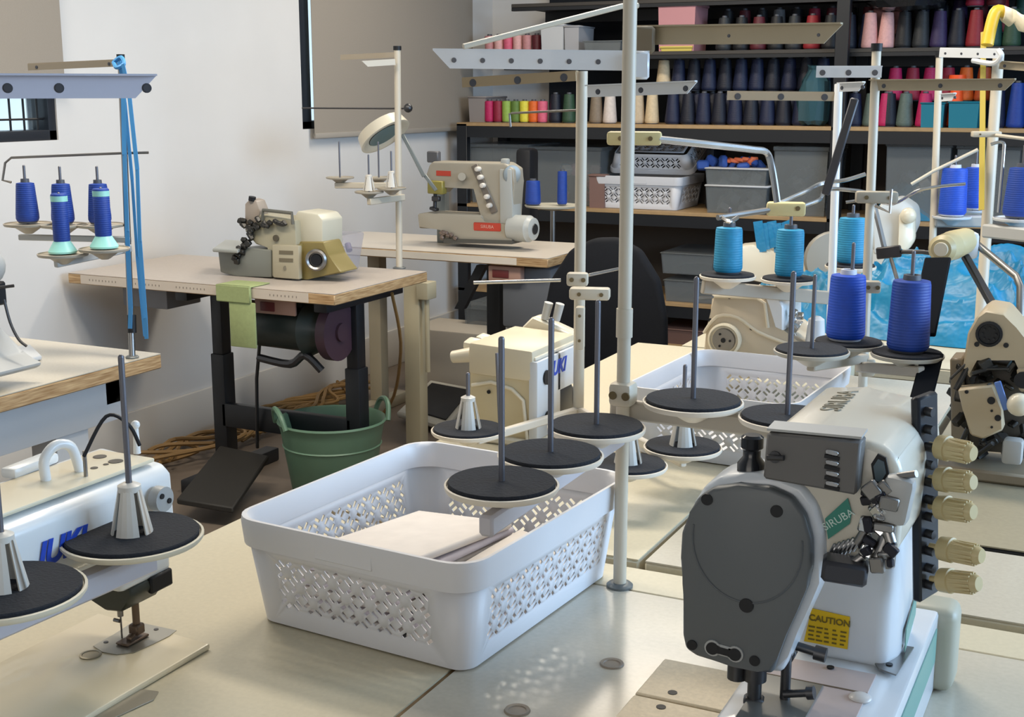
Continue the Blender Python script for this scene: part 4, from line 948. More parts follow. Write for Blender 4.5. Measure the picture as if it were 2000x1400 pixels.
for k in range(34):
    b.mi = k % 3; q = side(rl.uniform(1688, 1750), rl.uniform(950, 1105), X2 + rl.uniform(0, .010)); b.obox(q, (rl.uniform(.005, .016), .006, rl.uniform(.004, .014)), (rl.uniform(-.3, .3), rl.uniform(-.8, .8), rl.uniform(-.4, .4)), .0012, 1)
b.build('looper_guard', lk, M1)
b = B()
for k in range(7):
    q = side(1622 + 9 * k, 1078 - 3 * k, XF + .002); b.obox(q, (.003, .003, .018), (0, R_(25), 0), .001, 1)
b.build('spreader_rail', CHROME, M1)
b = B(); b.obox(side(1650, 1112, X2 + .006), (.036, .026, .018), (0, R_(4), R_(10)), .003, 1); b.build('actuator_block', mat('actuator_dark', '35363C', .4, .3), M1)
b = B(); b.cyl(side(1730, 1105, X2), side(1735, 1060, X2), .007, n=14); b.build('spring_barrel', STEEL, M1)
# needle assembly
n0 = py(1475, 1310, 1.02)
b = B(); b.cyl(n0 + V((0, 0, -.008)), n0 + V((0, 0, .02)), .010, n=18); b.cyl(n0 + V((-.016, 0, -.010)), n0 + V((-.016, 0, .008)), .0085, n=16); b.cyl(n0 + V((0, 0, -.05)), n0 + V((0, 0, -.008)), .0062, n=16); b.obox(n0 + V((0, 0, -.03)), (.018, .014, .012), (0, 0, .2), .002, 1)
b.build('needle_bar', DSTEEL, M1)
b = B()
for k in (-1, 0, 1): b.cyl(n0 + V((k * .004, 0, -.075)), n0 + V((k * .004, 0, -.04)), .0009, n=8)
b.build('needle', CHROME, M1)
b = B(); p0 = n0 + V((.024, .012, 0)); b.cyl(p0 + V((0, 0, -.04)), p0 + V((0, 0, .02)), .0045, n=14); b.obox(p0 + V((-.006, -.006, -.062)), (.020, .034, .006), (0, 0, .1), .002, 1); b.obox(p0 + V((0, 0, -.045)), (.010, .014, .024), (0, 0, 0), .002, 1); b.cyl(p0 + V((0, -.004, -.02)), p0 + V((.022, -.004, -.014)), .0035, n=12); b.cyl(p0 + V((.020, -.004, -.0145)), p0 + V((.026, -.004, -.013)), .006, n=12)
b.build('presser_foot', DSTEEL, M1)
b = B(); p0 = py(1600, 1275, 1.05); b.cyl(p0 + V((-.03, 0, .004)), p0, .004, n=12); b.cyl(p0 + V((-.004, 0, 0)), p0 + V((.006, 0, -.001)), .0065, n=12); b.obox(p0 + V((-.03, 0, -.004)), (.02, .014, .01), (0, .4, 0), .002, 1); b.build('presser_lever', DSTEEL, M1)
# bed
b = B(); b.box(-.285, -.1465, .72, 1.30, .7505, .84, .004, 2); b.build('bed', WHITEM, M1)
b = B(); b.box(-.268, -.176, .80, 1.118, .8402, .8415, .0005, 1); b.build('bed_cover', mat('cover_pinkish', 'B5A5A0', .35), M1)
b = B(); b.box(-.268, -.214, .80, 1.072, .8417, .843, .0005, 1); b.build('throat_plate', mat('throat_steel', '8B8983', .35, .6), M1)
b = B(); b.box(-.2685, -.176, 1.074, 1.0755, .8416, .8422); b.build('groove', mat('groove_brown', '6B5B49', .7), M1)
b = B(); b.prism([pz(1700, 1285, .8425), pz(1760, 1262, .8425), pz(1785, 1266, .8425), pz(1750, 1320, .8425), pz(1716, 1308, .8425)], (0, 0, .0015)); b.mi = 1
c = pz(1737, 1297, .8445); b.cyl(c - V((0, 0, .0006)), c + V((0, 0, .0005)), .0032, n=14); b.build('hinge_plate', [STEEL, BLACK], M1)
b = B(); c = pz(1680, 1362, .842); b.sphere(c, .010, (1, 1, .35), 10); b.build('cover_button', mat('button_white', 'C7C2BD', .3), M1)
b = B(); c = pz(1622, 1303, .8425); b.cyl(c - V((0, 0, .0005)), c + V((0, 0, .0007)), .0035, n=12); b.build('bed_screw', BLACK, M1)
xs_ = -.1463
b = B(); b.prism([V((xs_, y, z)) for y, z in ((1.285, .826), (.95, .826), (.95, .790), (1.285, .790))], (.001, 0, 0)); b.build('side_stripe', GREENL, M1)
b = B(); b.box(-.180, -.128, 1.295, 1.345, .7505, .842, .012, 3); b.build('rear_cover', mat('rear_cover_cream', 'A9A796', .45), M1)
b = B(); b.cyl((-.10, 1.13, .752), (-.10, 1.13, .772), .012, n=14); b.build('rubber_foot', BLACK, M1)
# labels
yc = 1.1337
ql = pl([(1585, 1188), (1660, 1205), (1655, 1268), (1570, 1252)], yc)
b = B(); b.prism(ql, (0, .0008, 0)); lb = b.build('caution_label', YELLOW, M1, label='yellow caution label')
cc = sum(ql, V()) / 4
TXT = mat('label_ink', '6A5A10', .6)
lettering('label_text', 'CAUTION', .0085, TXT, cc + V((.001, -.0006, .0085)), (1, 0, -.0), (0, 0, 1), lb, .0002, bold=.0002)
b = B()
rl = random.Random(2)
for k in range(4):
    for s_ in range(5): b.box(cc.x - .018 + s_ * .0074, cc.x - .018 + s_ * .0074 + rl.uniform(.003, .006), yc - .0006, yc - .0002, cc.z - .001 - k * .0042, cc.z + .0005 - k * .0042)
b.build('printed_lines', TXT, lb)
b = B(); XC = cb_[1].x + .0145
b.prism([V((XC, y, z)) for y, z in ((1.17, .868), (1.225, .885), (1.225, .862), (1.17, .845))], (.001, 0, 0)); b.build('column_badge', GREENL, M1)
from mathutils.bvhtree import BVHTree
arm_o = [o for o in M1.children if o.name.startswith('arm')][0]
bv_ = BVHTree.FromPolygons([v.co + ORG[arm_o.name] for v in arm_o.data.vertices], [tuple(p.vertices) for p in arm_o.data.polygons])
hit = bv_.ray_cast(V((-.225, 1.135, 1.3)), V((0, 0, -1)))
nn = hit[1]; yd = V((0, 1, 0)); yd = (yd - nn * yd.dot(nn)).normalized()
lettering('arm_lettering', 'SIRUBA', .026, mat('lettering_grey', '7F7A6A', .5), hit[0] + nn * .0004, yd, nn.cross(yd), M1, .0004)
lettering('badge_lettering', 'SIRUBA', .009, mat('badge_white', 'C8DCD4', .5), side(1638, 1014) + V((0, -.0016, 0)), (1, 0, .75), (-.2, 0, 1), M1, .0002)
# ---- machine 2: near-left lockstitch ---------------------------------------
M2 = thing('lockstitch_machine', 'white industrial lockstitch machine with blue maker lettering at near left', 'sewing machine', (-.985, .8, .75))
WM = mat('lockstitch_white', 'DDE0E0', .3, coat=.2)
b = B(); b.prism([V((x, y, .7503)) for x, y in ((-1.065, .35), (-.888, .35), (-.888, 1.052), (-1.062, 1.062))], (0, 0, .0075), .0025, 2); b.build('bed', mat('bed_cream', 'D9CDB0', .3, coat=.2), M2)
b = B(); b.prism([pz(182, 1262, .758), pz(222, 1240, .758), pz(262, 1214, .758), pz(345, 1232, .758), pz(330, 1243, .758), pz(300, 1258, .758), pz(262, 1275, .758), pz(228, 1279, .758), pz(200, 1274, .758)], (0, 0, .0008)); b.mi = 1
for x, y in ((305, 1229), (207, 1254)):
    c = pz(x, y, .7588); b.cyl(c, c + V((0, 0, .0006)), .0028, n=12)
b.build('needle_plate', [mat('plate_steel', 'A6A399', .3, .7), DSTEEL], M2)
b = B(); c = pz(177, 1279, .758); b.lathe([(.0118, 0), (.0118, .001), (.0095, .0012), (.0088, .0004), (.002, .0004)], c, n=24); b.build('oil_plug', mat('plug_steel', '8F8773', .35, .5), M2)
A0 = [(-1.045, .962), (-.955, .955), (-.943, .945), (-.941, .885), (-.95, .876), (-1.035, .876), (-1.05, .89), (-1.052, .95)]
b = B(); b.prism([V((x, .3, z)) for x, z in A0], (0, .768, 0), .006, 3); b.build('arm', WM, M2)
b = B(); b.box(-1.035, -.955, .31, 1.055, .9585, .9635, .002, 2); b.build('arm_top_cover', mat('arm_top_beige', 'D8CDB2', .35), M2)
b = B(); b.box(-1.040, -.950, .985, 1.068, .828, .90, .008, 3); b.build('head', WM, M2)
b = B(); p = [V((-.952, 1.0, .830)), V((-1.035, 1.0, .830)), V((-1.030, 1.0, .812)), V((-.99, 1.0, .797)), V((-.965, 1.0, .800)), V((-.950, 1.0, .820))]
b.prism(p, (0, .055, 0), .002, 1); b.mi = 1; b.box(-.955, -.948, 1.03, 1.066, .812, .832, .002, 1); b.build('head_underside', [mat('underside_dark', '34372F', .5), BLACK], M2)
b = B(); b.cyl((-.985, 1.018, .758), (-.985, 1.018, .79), .0011, n=8); b.cyl((-.985, 1.018, .785), (-.985, 1.018, .815), .0035, n=12); b.cyl((-.989, 1.012, .782), (-.981, 1.012, .782), .0022, n=8); b.build('needle_bar', STEEL, M2)
b = B(); b.cyl((-.968, 1.024, .768), (-.968, 1.024, .825), .0042, n=14); b.box(-.975, -.961, 1.017, 1.031, .765, .777, .002, 1); b.prism([V((-.978, 1.0, .7592)), V((-.960, 1.0, .7592)), V((-.960, 1.035, .7592)), V((-.978, 1.035, .7592))], (0, 0, .003), .001, 1); b.prism([V((-.972, 1.010, .762)), V((-.964, 1.010, .762)), V((-.964, 1.03, .768)), V((-.972, 1.03, .768))], (0, 0, .004), .001, 1); b.build('presser_foot', mat('foot_bronze', '6B5A4C', .35, .6), M2)
b = B(); c = py(308, 970, 1.02); c = V((-.938, 1.035, .925)); b.cyl(c, c + V((.012, 0, 0)), .014, n=20); b.mi = 1
for dy, dz in ((-.005, .005), (.006, -.003)): b.cyl(c + V((.011, dy, dz)), c + V((.0135, dy, dz)), .003, n=10)
b.build('tension_unit', [GREYL, BLACK], M2)
b = B(); top = .9635
b.tube([V((-1.00, .94, top)), V((-1.00, .94, top + .022)), V((-.998, .955, top + .034)), V((-.994, .972, top + .028)), V((-.992, .98, top))], .0055, 10, 6); b.build('takeup_cover', WM, M2)
b = B(); c = pz(168, 930, top); b.cyl(c, c + V((0, 0, .028)), .0022, n=10); b.build('thread_post', STEEL, M2)
b = B(); c = pz(268, 885, top); b.cyl(c, c + V((0, 0, .030)), .0042, .003, n=12); b.sphere(c + V((0, 0, .033)), .005, n=8); b.build('bobbin_post', WM, M2)
b = B()
for x, y, r in ((195, 892, .0075), (226, 901, .008), (184, 914, .004), (207, 907, .003)):
    c = pz(x, y, top); b.cyl(c, c + V((0, 0, .0006)), r, n=16)
b.build('top_hole', mat('hole_dark', '3A352C', .6), M2)
c = pz(60, 915, top); b = B(); b.obox(c + V((0, 0, .004)), (.02, .07, .012), (0, 0, .1), .004, 2); b.build('handle_grip', WM, M2)
lettering('maker_lettering', 'JUKI', .034, BLUET, V((-.9405, .897, .912)) , (0, 1, 0), (0, 0, 1), M2, .0005, font_shear=.3, bold=.0012)
b = B(); c = pz(225, 1375, .7505); b.prism([pz(150, 1405, .7504), pz(225, 1365, .7504), pz(275, 1347, .7504), pz(310, 1352, .7504), pz(300, 1368, .7504), pz(230, 1400, .7504), pz(190, 1420, .7504)], (0, 0, .0014), .0004, 1); b.build('bed_hinge', mat('hinge_metal', '9B9484', .4, .4), M2)
rod(M2, [V((-.96, .955, .99)), V((-.945, .975, 1.03)), V((-.93, .99, 1.02)), V((-.925, 1.0, .995))], .002, BLACK, 'tension_lead', 6)
# ---- machine 3: squat overlocker with blue logo ------------------------------
M3 = thing('overlock_machine', 'squat cream and white overlocker with blue maker lettering behind the bare discs', 'sewing machine', (-.98, 2.03, .75))
b = B(); b.prism(pl([(916, 672), (1036, 690), (1042, 862), (990, 862), (916, 850)], 1.96), (0, .17, 0), .006, 2); b.build('body', CREAMD, M3)
b = B(); b.prism(pl([(914, 668), (1040, 686), (1042, 748), (914, 730)], 1.955), (0, .185, 0), .006, 2); b.build('upper_body', mat('cream_mid', 'CFC3A8', .4), M3)
fr = pl([(922, 850), (922, 752), (960, 746), (1000, 760), (1022, 782), (1030, 858)], 1.957)
b = B(); b.tube(fr[1:] + [fr[-1]], .0035, 8); b.build('raised_edge', CREAM, M3)
b = B(); c = py(955, 765, 1.957); b.cyl(c, c - V((0, .002, 0)), .0035, n=12); b.build('screw', BLACK, M3)
b = B(); b.box(-.922, -.9045, 1.955, 2.055, .765, .905, .003, 2); b.box(-.922, -.9045, 2.04, 2.135, .835, .905, .003, 2); b.build('side_panel', WHITEM, M3)
b = B(); b.box(-1.03, -.91, 1.96, 2.135, .905, .912, .003, 2); b.build('top_cover', mat('top_ivory', 'E0D6C2', .35), M3)
b = B(); tp = [(-1.03, 2.10, .905), (-1.03, 2.26, .905), (-1.03, 2.26, .93), (-1.03, 2.20, .945), (-1.03, 2.15, .925)]
w0 = pl([(1018, 640), (1040, 618), (1120, 655), (1128, 676), (1060, 665), (1022, 655)], 2.15)
b.prism(w0, (0, .04, 0), .003, 1); b.build('bobbin_wedge', CREAM, M3)
b = B()
for x, y in ((1070, 605), (1092, 607)):
    p, e = py(x - 6, y + 18, 2.16), py(x + 2, y - 14, 2.16); b.cyl(p, e, .0075, .0085, n=14)
b.build('oil_cap', GREYL, M3)
b = B(); c = py(885, 697, 1.98); b.cyl(c, c + V((.04, 0, .008)), .011, .014, n=16); b.obox(py(925, 672, 2.0), (.03, .03, .016), (.2, .1, 0), .005, 2); b.obox(py(945, 662, 2.05), (.022, .03, .014), (.1, .2, 0), .004, 2); b.build('cream_knob', CREAM, M3)
b = B(); c = V((-.904, 1.99, .872)); b.cyl(c, c + V((.003, 0, 0)), .013, n=16); c = V((-.904, 1.995, .80)); b.cyl(c, c + V((.003, 0, 0)), .010, n=16); b.build('recess', BLACK, M3)
b = B(); b.cyl((-.93, 2.08, .79), (-.93, 2.16, .80), .02, n=16); b.box(-.95, -.91, 2.05, 2.13, .757, .835, .01, 2); b.build('looper_area', DSTEEL, M3)
b = B(); b.box(-1.05, -.905, 1.95, 2.18, .7505, .765, .004, 1); b.build('base', CREAM, M3)
lettering('maker_lettering', 'JUKI', .036, BLUET, V((-.9038, 2.040, .880)), (0, 1, 0), (0, 0, 1), M3, .0005, font_shear=.3, bold=.001)
b = B(); b.prism(pl([(1025, 838), (1060, 838), (1075, 862), (1018, 862)], 1.93), (0, .004, 0)); 
# ---- machine 4: beige overlocker with round pulley ---------------------------
M4 = thing('overlock_machine', 'beige machine with round silver pulley on its end, under the turquoise cones', 'sewing machine', (-.7, 2.58, .75))
Y4 = 2.48
b = B(); b.prism(pl([(1390, 575), (1482, 578), (1506, 590), (1515, 640), (1560, 668), (1610, 690), (1640, 740), (1372, 740), (1372, 690), (1386, 640)], Y4), (0, .16, 0), .006, 2); b.build('body', mat('beige_enamel', 'BDB09A', .4), M4)
b = B(); b.prism(pl([(1488, 578), (1522, 582), (1530, 600), (1530, 648), (1512, 640), (1505, 595)], Y4 - .002), (0, .15, 0), .003, 1); b.build('white_panel', WHITEM, M4)
e = pl([(1392, 578), (1478, 582), (1494, 592), (1500, 640)], Y4 - .001); b = B(); b.tube(e, .0035, 8); e = pl([(1375, 650), (1400, 618), (1440, 620), (1480, 648), (1540, 672), (1600, 690)], Y4 - .001); b.tube(e, .0035, 8, 3); b.build('raised_edge', mat('beige_light', 'CFC5B0', .4), M4)
c = py(1417, 662, Y4); ax = V((0, -1, 0))
b = B(); b.lathe([(.034, 0), (.034, .012), (.030, .014), (.027, .010), (.008, .010)], c, ax, 32); b.mi = 1; b.lathe([(.024, .010), (.023, .016), (.006, .016)], c, ax, 28); b.mi = 2; b.lathe([(.005, .016), (.005, .0175), (.001, .0175)], c, ax, 16)
for k in range(3):
    a = k * 2.09; q = c + V((.014 * math.cos(a), -.0165, .014 * math.sin(a))); b.cyl(q, q - V((0, .001, 0)), .0025, n=8)
b.build('pulley', [CREAM, STEEL, BLACK], M4)
for x, y in ((1425, 580), (1387, 625), (1468, 641)):
    b = B(); c = py(x, y, Y4); b.cyl(c, c - V((0, .002, 0)), .004, n=12); b.build('screw', BLACK, M4)
b = B(); rl = random.Random(1)
for k in range(16):
    c = py(rl.uniform(1528, 1572), rl.uniform(610, 680), 2.50 + rl.uniform(0, .05)); b.obox(c, (rl.uniform(.006, .016), .012, rl.uniform(.006, .02)), (rl.random(), rl.random(), 0), .0015, 1)
b.build('looper_parts', CHROME, M4)
b = B(); b.lathe([(.02, 0), (.016, .05), (.008, .056)], py(1592, 672, 2.5), n=16); b.build('dust_cup', WHITEM, M4)
rod(M4, [py(1352, 790, 2.3), py(1358, 590, 2.3), py(1362, 582, 2.3), py(1392, 580, 2.35)], .0028, STEEL, smooth=1)
# ---- machine 5: beige overlock at right with exposed loopers ----------------
M5 = thing('overlock_machine', 'beige overlocker with black round fan vent and exposed loopers at right edge', 'sewing machine', (-.19, 2.12, .75))
Y5 = 2.08; BG = mat('tan_enamel', 'B3A285', .4)
b = B(); b.prism(pl([(1908, 618), (1925, 606), (1962, 612), (1985, 640), (2010, 665), (2040, 720), (1990, 735), (1985, 700), (1905, 700), (1895, 740), (1880, 720), (1890, 650)], Y5), (0, .12, 0), .003, 1); b.build('upper_casting', BG, M5)
b = B(); c = py(1932, 652, Y5); b.lathe([(.020, 0), (.020, .004), (.016, .005), (.015, .002), (.003, .002)], c, (0, -1, 0), 24)
for k in range(8):
    a = k * .785; q = c + V((.010 * math.cos(a), -.003, .010 * math.sin(a))); b.cyl(q, q - V((0, .002, 0)), .0022, n=8)
for x, y in ((1908, 672), (1965, 674)): q = py(x, y, Y5); b.cyl(q, q - V((0, .002, 0)), .004, n=10)
b.build('fan_vent', BLACK, M5)
b = B(); b.prism(pl([(1870, 760), (1940, 752), (1955, 800), (1960, 840), (1920, 858), (1895, 850), (1880, 800)], Y5 - .02), (0, .03, 0), .003, 1); b.mi = 1
for x, y, r in ((1936, 782, .006), (1949, 816, .005), (1937, 802, .002), (1888, 765, .003), (1937, 834, .002)): q = py(x, y, Y5 - .02); b.cyl(q, q - V((0, .0015, 0)), r, n=12)
b.build('looper_cover', [BG, BLACK], M5)
b = B(); b.prism(pl([(1985, 720), (2040, 725), (2040, 770), (1990, 765)], Y5 - .01), (0, .08, 0), .003, 1); b.mi = 1; q = py(1998, 742, Y5 - .01); b.cyl(q, q - V((0, .003, 0)), .013, n=18); b.build('side_casting', [BG, BLACK], M5)
b = B(); rl = random.Random(6)
for k in range(46):
    c = py(rl.uniform(1860, 2005), rl.uniform(700, 900), Y5 + rl.uniform(.0, .10)); b.obox(c, (rl.uniform(.006, .022), rl.uniform(.01, .03), rl.uniform(.006, .024)), (rl.random(), rl.random(), rl.random()), .0015, 1)
for k in range(8):
    c = py(rl.uniform(1870, 1990), rl.uniform(720, 880), Y5 + .0); d = V((rl.uniform(-1, 1), rl.uniform(-.4, .4), rl.uniform(-1, 1))).normalized() * .02; b.cyl(c - d, c + d, rl.uniform(.002, .005), n=10)
b.build('looper_mechanism', mat('mech_dark', '3B3A38', .35, .6), M5)
b = B(); b.prism(pl([(1855, 700), (1880, 700), (1890, 880), (1858, 880)], Y5 + .05), (0, .06, 0), .003, 1); b.box(-.27, -.10, 2.09, 2.24, .7505, .77, .004, 1); b.build('lower_casting', mat('tan_dark', '8A7C66', .45), M5)
b = B(); b.prism(pl([(1882, 700), (2010, 720), (2010, 890), (1890, 880)], Y5 + .06), (0, .07, 0), .006, 2); b.build('inner_casting', mat('casting_dark', '4A443B', .5), M5)
b = B(); b.bar(py(1948, 745, Y5 - .03), py(1966, 800, Y5 - .03), .004, .010, .001, up=V((0, -1, 0))); b.build('blue_lever', mat('lever_blue', '5577B8', .4), M5)
b = B(); q = py(1990, 790, Y5 - .03); b.sphere(q, .018, n=10); b.build('cream_bulb', CREAM, M5)
b = B(); b.obox(py(1978, 880, Y5), (.03, .03, .04), (0, 0, 0), .006, 2); b.build('guard', GREYL, M5)
# boom lamp / black struts holding a cream knob
M6 = thing('cream_knob_arm', 'cream ribbed knob on a jointed bracket with black straps in front of the turquoise pile', 'bracket', pd(1870, 480, 2.35))
b = B(); p, e = pd(1838, 487, 2.28), pd(1885, 470, 2.42); ax = e - p
b.loft([(p, .018), (p + ax * .05, .025), (p + ax * .35, .026), (p + ax * .36, .022), (p + ax * .45, .027), (e, .024)], ax, 24); b.build('ribbed_knob', mat('knob_khaki', 'B9AB82', .4), M6)
b = B(); b.loft([(p - ax * .02, .012), (p, .013)], ax, 20); b.build('knob_face', CREAM, M6)
b = B(); b.obox(pd(1893, 478, 2.42), (.03, .04, .05), (0, 0, .3), .008, 2); b.build('bracket_head', WHITEM, M6)
b = B(); b.bar(pd(1832, 505, 2.25), pd(1800, 655, 2.10), .008, .044, .002, up=V((0, -1, 0))); b.build('black_strap', mat('strap_matte', '101318', .95, spec=.1), M6)
b = B(); b.bar(pd(1822, 690, 2.08), pd(1795, 795, 2.0), .008, .034, .002, up=V((0, -1, 0))); b.build('lower_strap', MATS['strap_matte'], M6)
b = B(); b.bar(pd(1885, 500, 2.4), pd(1992, 690, 2.2), .012, .014, .002); b.build('black_strut', mat('strut_dark', '2B2C30', .4, .3), M6)
b = B(); b.tube([pd(1905, 475, 2.42), pd(1985, 540, 2.35), pd(1993, 560, 2.33), pd(1992, 690, 2.3)], .007, 10); b.build('steel_tube', STEEL, M6)
b = B(); b.bar(pd(1712, 495, 2.42), pd(1760, 490, 2.4), .022, .012, .002); b.tube([pd(1760, 492, 2.4), pd(1800, 492, 2.35), pd(1838, 497, 2.3)], .004, 8); b.build('side_clip', mat('clip_dark', '2A2628', .4), M6)
b = B(); b.bar(pd(1740, 505, 2.4), pd(1762, 578, 2.3), .006, .006, .001); b.bar(pd(1705, 390, 2.45), pd(1730, 495, 2.42), .008, .008, .001); b.build('thin_strut', STEEL, M6)
# ---- machine 7: left-back overlocker ----------------------------------------
M7 = thing('overlock_machine', 'old grey-cream overlocker with olive end cover on the taupe table', 'sewing machine', (-2.5, 3.5, .75))
GC = mat('greycream_enamel', 'A09A84', .4); GG = mat('dull_grey_enamel', '74766F', .45); GT = mat('pale_cream_enamel', 'C6C2B0', .4)
Y7 = 3.46
b = B(); b.prism(pl([(478, 452), (484, 415), (576, 430), (582, 544), (530, 540), (525, 480), (500, 478)], Y7), (0, .10, 0), .006, 2); b.build('body', GC, M7)
b = B(); b.prism(pl([(531, 478), (583, 480), (584, 546), (533, 542)], Y7 - .012), (0, .02, 0), .004, 2); b.build('front_cover', mat('cover_beige', 'A8A08A', .4), M7)
b = B()
for y in (492, 507): b.prism(pl([(545, y - 3), (572, y - 2), (572, y + 5), (545, y + 4)], Y7 - .0135), (0, .001, 0))
b.cyl(py(557, 523, Y7 - .014), py(557, 523, Y7 - .011), .007, n=12); b.build('printed_mark', mat('mark_brown', '6C6452', .6), M7)
b = B(); c = py(540, 465, Y7); b.cyl(c, c - V((0, .006, 0)), .011, n=18); b.build('oil_gauge', mat('gauge_brown', '514A3C', .4), M7)
b = B(); b.prism(pl([(575, 424), (580, 412), (620, 418), (630, 430), (630, 482), (584, 482)], Y7 + .03), (0, .12, 0), .006, 2); b.build('top_cover', GT, M7)
b = B(); b.prism([py(583, 475, Y7), py(583, 546, Y7), pz(670, 533, .755), pz(650, 512, .79), py(630, 470, Y7 + .12)], (.0, .03, 0), .003, 1); b.prism(pl([(583, 472), (632, 472), (640, 500), (668, 532), (600, 546), (583, 546)], Y7 + .02), (0, .10, 0), .004, 1); b.build('olive_cover', OLIVEB, M7)
c = py(619, 507, Y7 + .012)
b = B(); b.lathe([(.036, 0), (.036, .012), (.030, .018), (.024, .014), (.022, .006), (.004, .006)], c, V((.35, -1, 0)), 28); b.mi = 1; b.lathe([(.020, .008), (.018, .012), (.003, .012)], c, V((.35, -1, 0)), 20); b.build('handwheel', [STEEL, BLACK], M7)
b = B(); b.prism(pl([(425, 490), (478, 484), (530, 488), (530, 542), (462, 540), (430, 532)], Y7 - .005), (0, .09, 0), .005, 2); b.build('cloth_plate_base', GG, M7)
b = B(); b.prism([pz(415, 492, .835), pz(465, 495, .835), pz(490, 478, .835), pz(440, 474, .835)], (0, 0, .012), .003, 1); b.build('cloth_plate', mat('plate_light', '9DA09C', .35), M7)
b = B(); b.prism(pl([(478, 398), (488, 388), (500, 392), (508, 412), (500, 440), (478, 450)], Y7 - .003), (0, .05, 0), .004, 2); b.mi = 1; b.cyl(py(492, 392, Y7), py(493, 384, Y7), .012, n=14); b.build('tension_tower', [mat('tower_pinkgrey', '9A8F84', .4), BLACK], M7)
b = B(); b.tube([py(x, y, Y7 - .01) for x, y in ((512, 430), (514, 410), (570, 416), (572, 438))], .006, 8); b.build('carry_handle', mat('handle_grey', '6D6C64', .4, .4), M7)
b = B(); rl = random.Random(8)
for k in range(22):
    c = py(rl.uniform(468, 560), rl.uniform(425, 447), Y7 - .012); b.obox(c, (.018, .014, .012), (rl.random(), rl.random(), 0), .002, 1)
for k in range(12):
    c = py(460 + 34 * k / 12 + rl.uniform(-5, 8), 510 - 70 * k / 12, Y7 - .01); b.obox(c, (.02, .014, .02), (rl.random(), rl.random(), 0), .002, 1)
b.build('looper_mechanism', mat('mech_dark', '3B3A38', .35, .6), M7)
# plastic tub with small spools
t = thing('clear_tub', 'clear plastic tub of small purple spools beside the old overlocker', 'tub', (-2.47, 3.74, .75))
q0, q1 = pz(655, 520, .752), pz(705, 520, .752)
c = V((-2.50, 3.70, .752))
b = B(); b.box(c.x - .075, c.x + .075, c.y - .055, c.y + .055, c.z, c.z + .135, .01, 2); 
for v in b.bm.verts:
    k = 1 + .25 * (v.co.z - c.z) / .12; v.co.x = c.x + (v.co.x - c.x) * k; v.co.y = c.y + (v.co.y - c.y) * k
b.build('tub_shell', mat('clear_tub', 'B9B9C4', .25, alpha=.4), t)
sp = []
rl = random.Random(11)
b = B()
cols = [mat('spool_violet', '5A567E', .5), mat('spool_slate', '4E5B86', .5), mat('spool_mauve', '85738A', .5), mat('spool_white', 'C5CBCB', .5)]
for k in range(22):
    b.mi = k % 4; p = c + V((rl.uniform(-.05, .05), rl.uniform(-.03, .03), .014 + rl.uniform(0, .08))); d = V((rl.uniform(-1, 1), rl.uniform(-1, 1), rl.uniform(-1, 1))).normalized() * .014; b.cyl(p - d, p + d, .011, n=12)
o = b.build('small_spools', cols, t); o['kind'] = 'stuff'
# ---- machine 8: corner coverstitch with red badge ---------------------------
M8 = thing('coverstitch_machine', 'cream coverstitch machine with red badge and row of white knobs near the corner', 'sewing machine', (-2.35, 4.62, .75))
Y8 = 4.52; CC = mat('corner_cream', 'A19A8B', .4); CW = mat('corner_white', 'ABADA9', .4)
b = B(); b.prism(pl([(815, 418), (830, 415), (940, 420), (945, 436), (1000, 436), (1000, 472), (866, 472), (862, 446), (818, 446)], Y8), (0, .12, 0), .006, 2); b.build('bed', CC, M8)
b = B(); b.prism(pl([(838, 322), (845, 315), (985, 318), (1003, 330), (1004, 356), (1000, 440), (940, 440), (928, 365), (868, 362), (860, 378), (835, 372), (832, 340)], Y8 + .01), (0, .09, 0), .008, 3); b.build('arm', CC, M8)
b = B(); b.prism(pl([(975, 330), (998, 330), (1002, 438), (976, 438)], Y8 + .004), (0, .08, 0), .005, 2); b.build('white_column', CW, M8)
b = B(); c = py(998, 340, Y8 + .03); b.lathe([(.032, -.0), (.036, .006), (.036, .014), (.026, .016)], c, V((.7, -.7, 0)), 24); b.build('handwheel', mat('wheel_grey', '8C8E8A', .35, .3), M8)
for x, y in ((934, 330), (939, 346), (944, 362), (952, 384), (957, 401)):
    c = py(x, y, Y8 - .002); b = B(); b.lathe([(.009, -.012), (.0105, 0), (.009, .016), (.004, .018)], c, (0, -1, 0), 16); b.build('tension_knob', mat('knob_white', 'D5CFC6', .4), M8)
b = B(); b.bar(py(926, 322, Y8 + .004), py(966, 415, Y8 + .004), .03, .006, .002, up=V((1, 0, 0))); b.build('tension_plate', mat('plate_brown', '6F675E', .4), M8)
b = B(); b.cyl(py(902, 345, Y8 + .01), py(902, 345, Y8 - .02), .016, n=16); b.build('side_knob', CC, M8)
b = B(); b.prism(pl([(852, 333), (880, 334), (880, 344), (852, 343)], Y8 + .008), (0, .002, 0)); b.build('badge', RED, M8)
b = B(); b.prism(pl([(925, 434), (978, 436), (978, 452), (925, 450)], Y8 - .002), (0, .003, 0), .003, 1); bd = b.build('red_badge', RED, M8)
lettering('badge_lettering', 'SIRUBA', .018, mat('badge_pale', 'D8A090', .5), sum(pl([(925, 434), (978, 452)], Y8 - .003), V()) / 2, (1, 0, 0), (0, 0, 1), bd, .0004)
b = B(); b.prism(pl([(834, 352), (864, 354), (864, 380), (834, 378)], Y8 - .01), (0, .04, 0), .004, 1); b.build('guard_plate', mat('guard_olive', '8E8440', .4), M8)
b = B(); b.cyl(py(850, 378, Y8 + .01), py(849, 412, Y8 + .01), .008, n=10); b.obox(py(848, 408, Y8), (.03, .03, .012), (0, .3, 0), .002, 1); b.obox(py(852, 388, Y8), (.035, .02, .02), (0, 0, 0), .003, 1); b.build('needle_assembly', DSTEEL, M8)
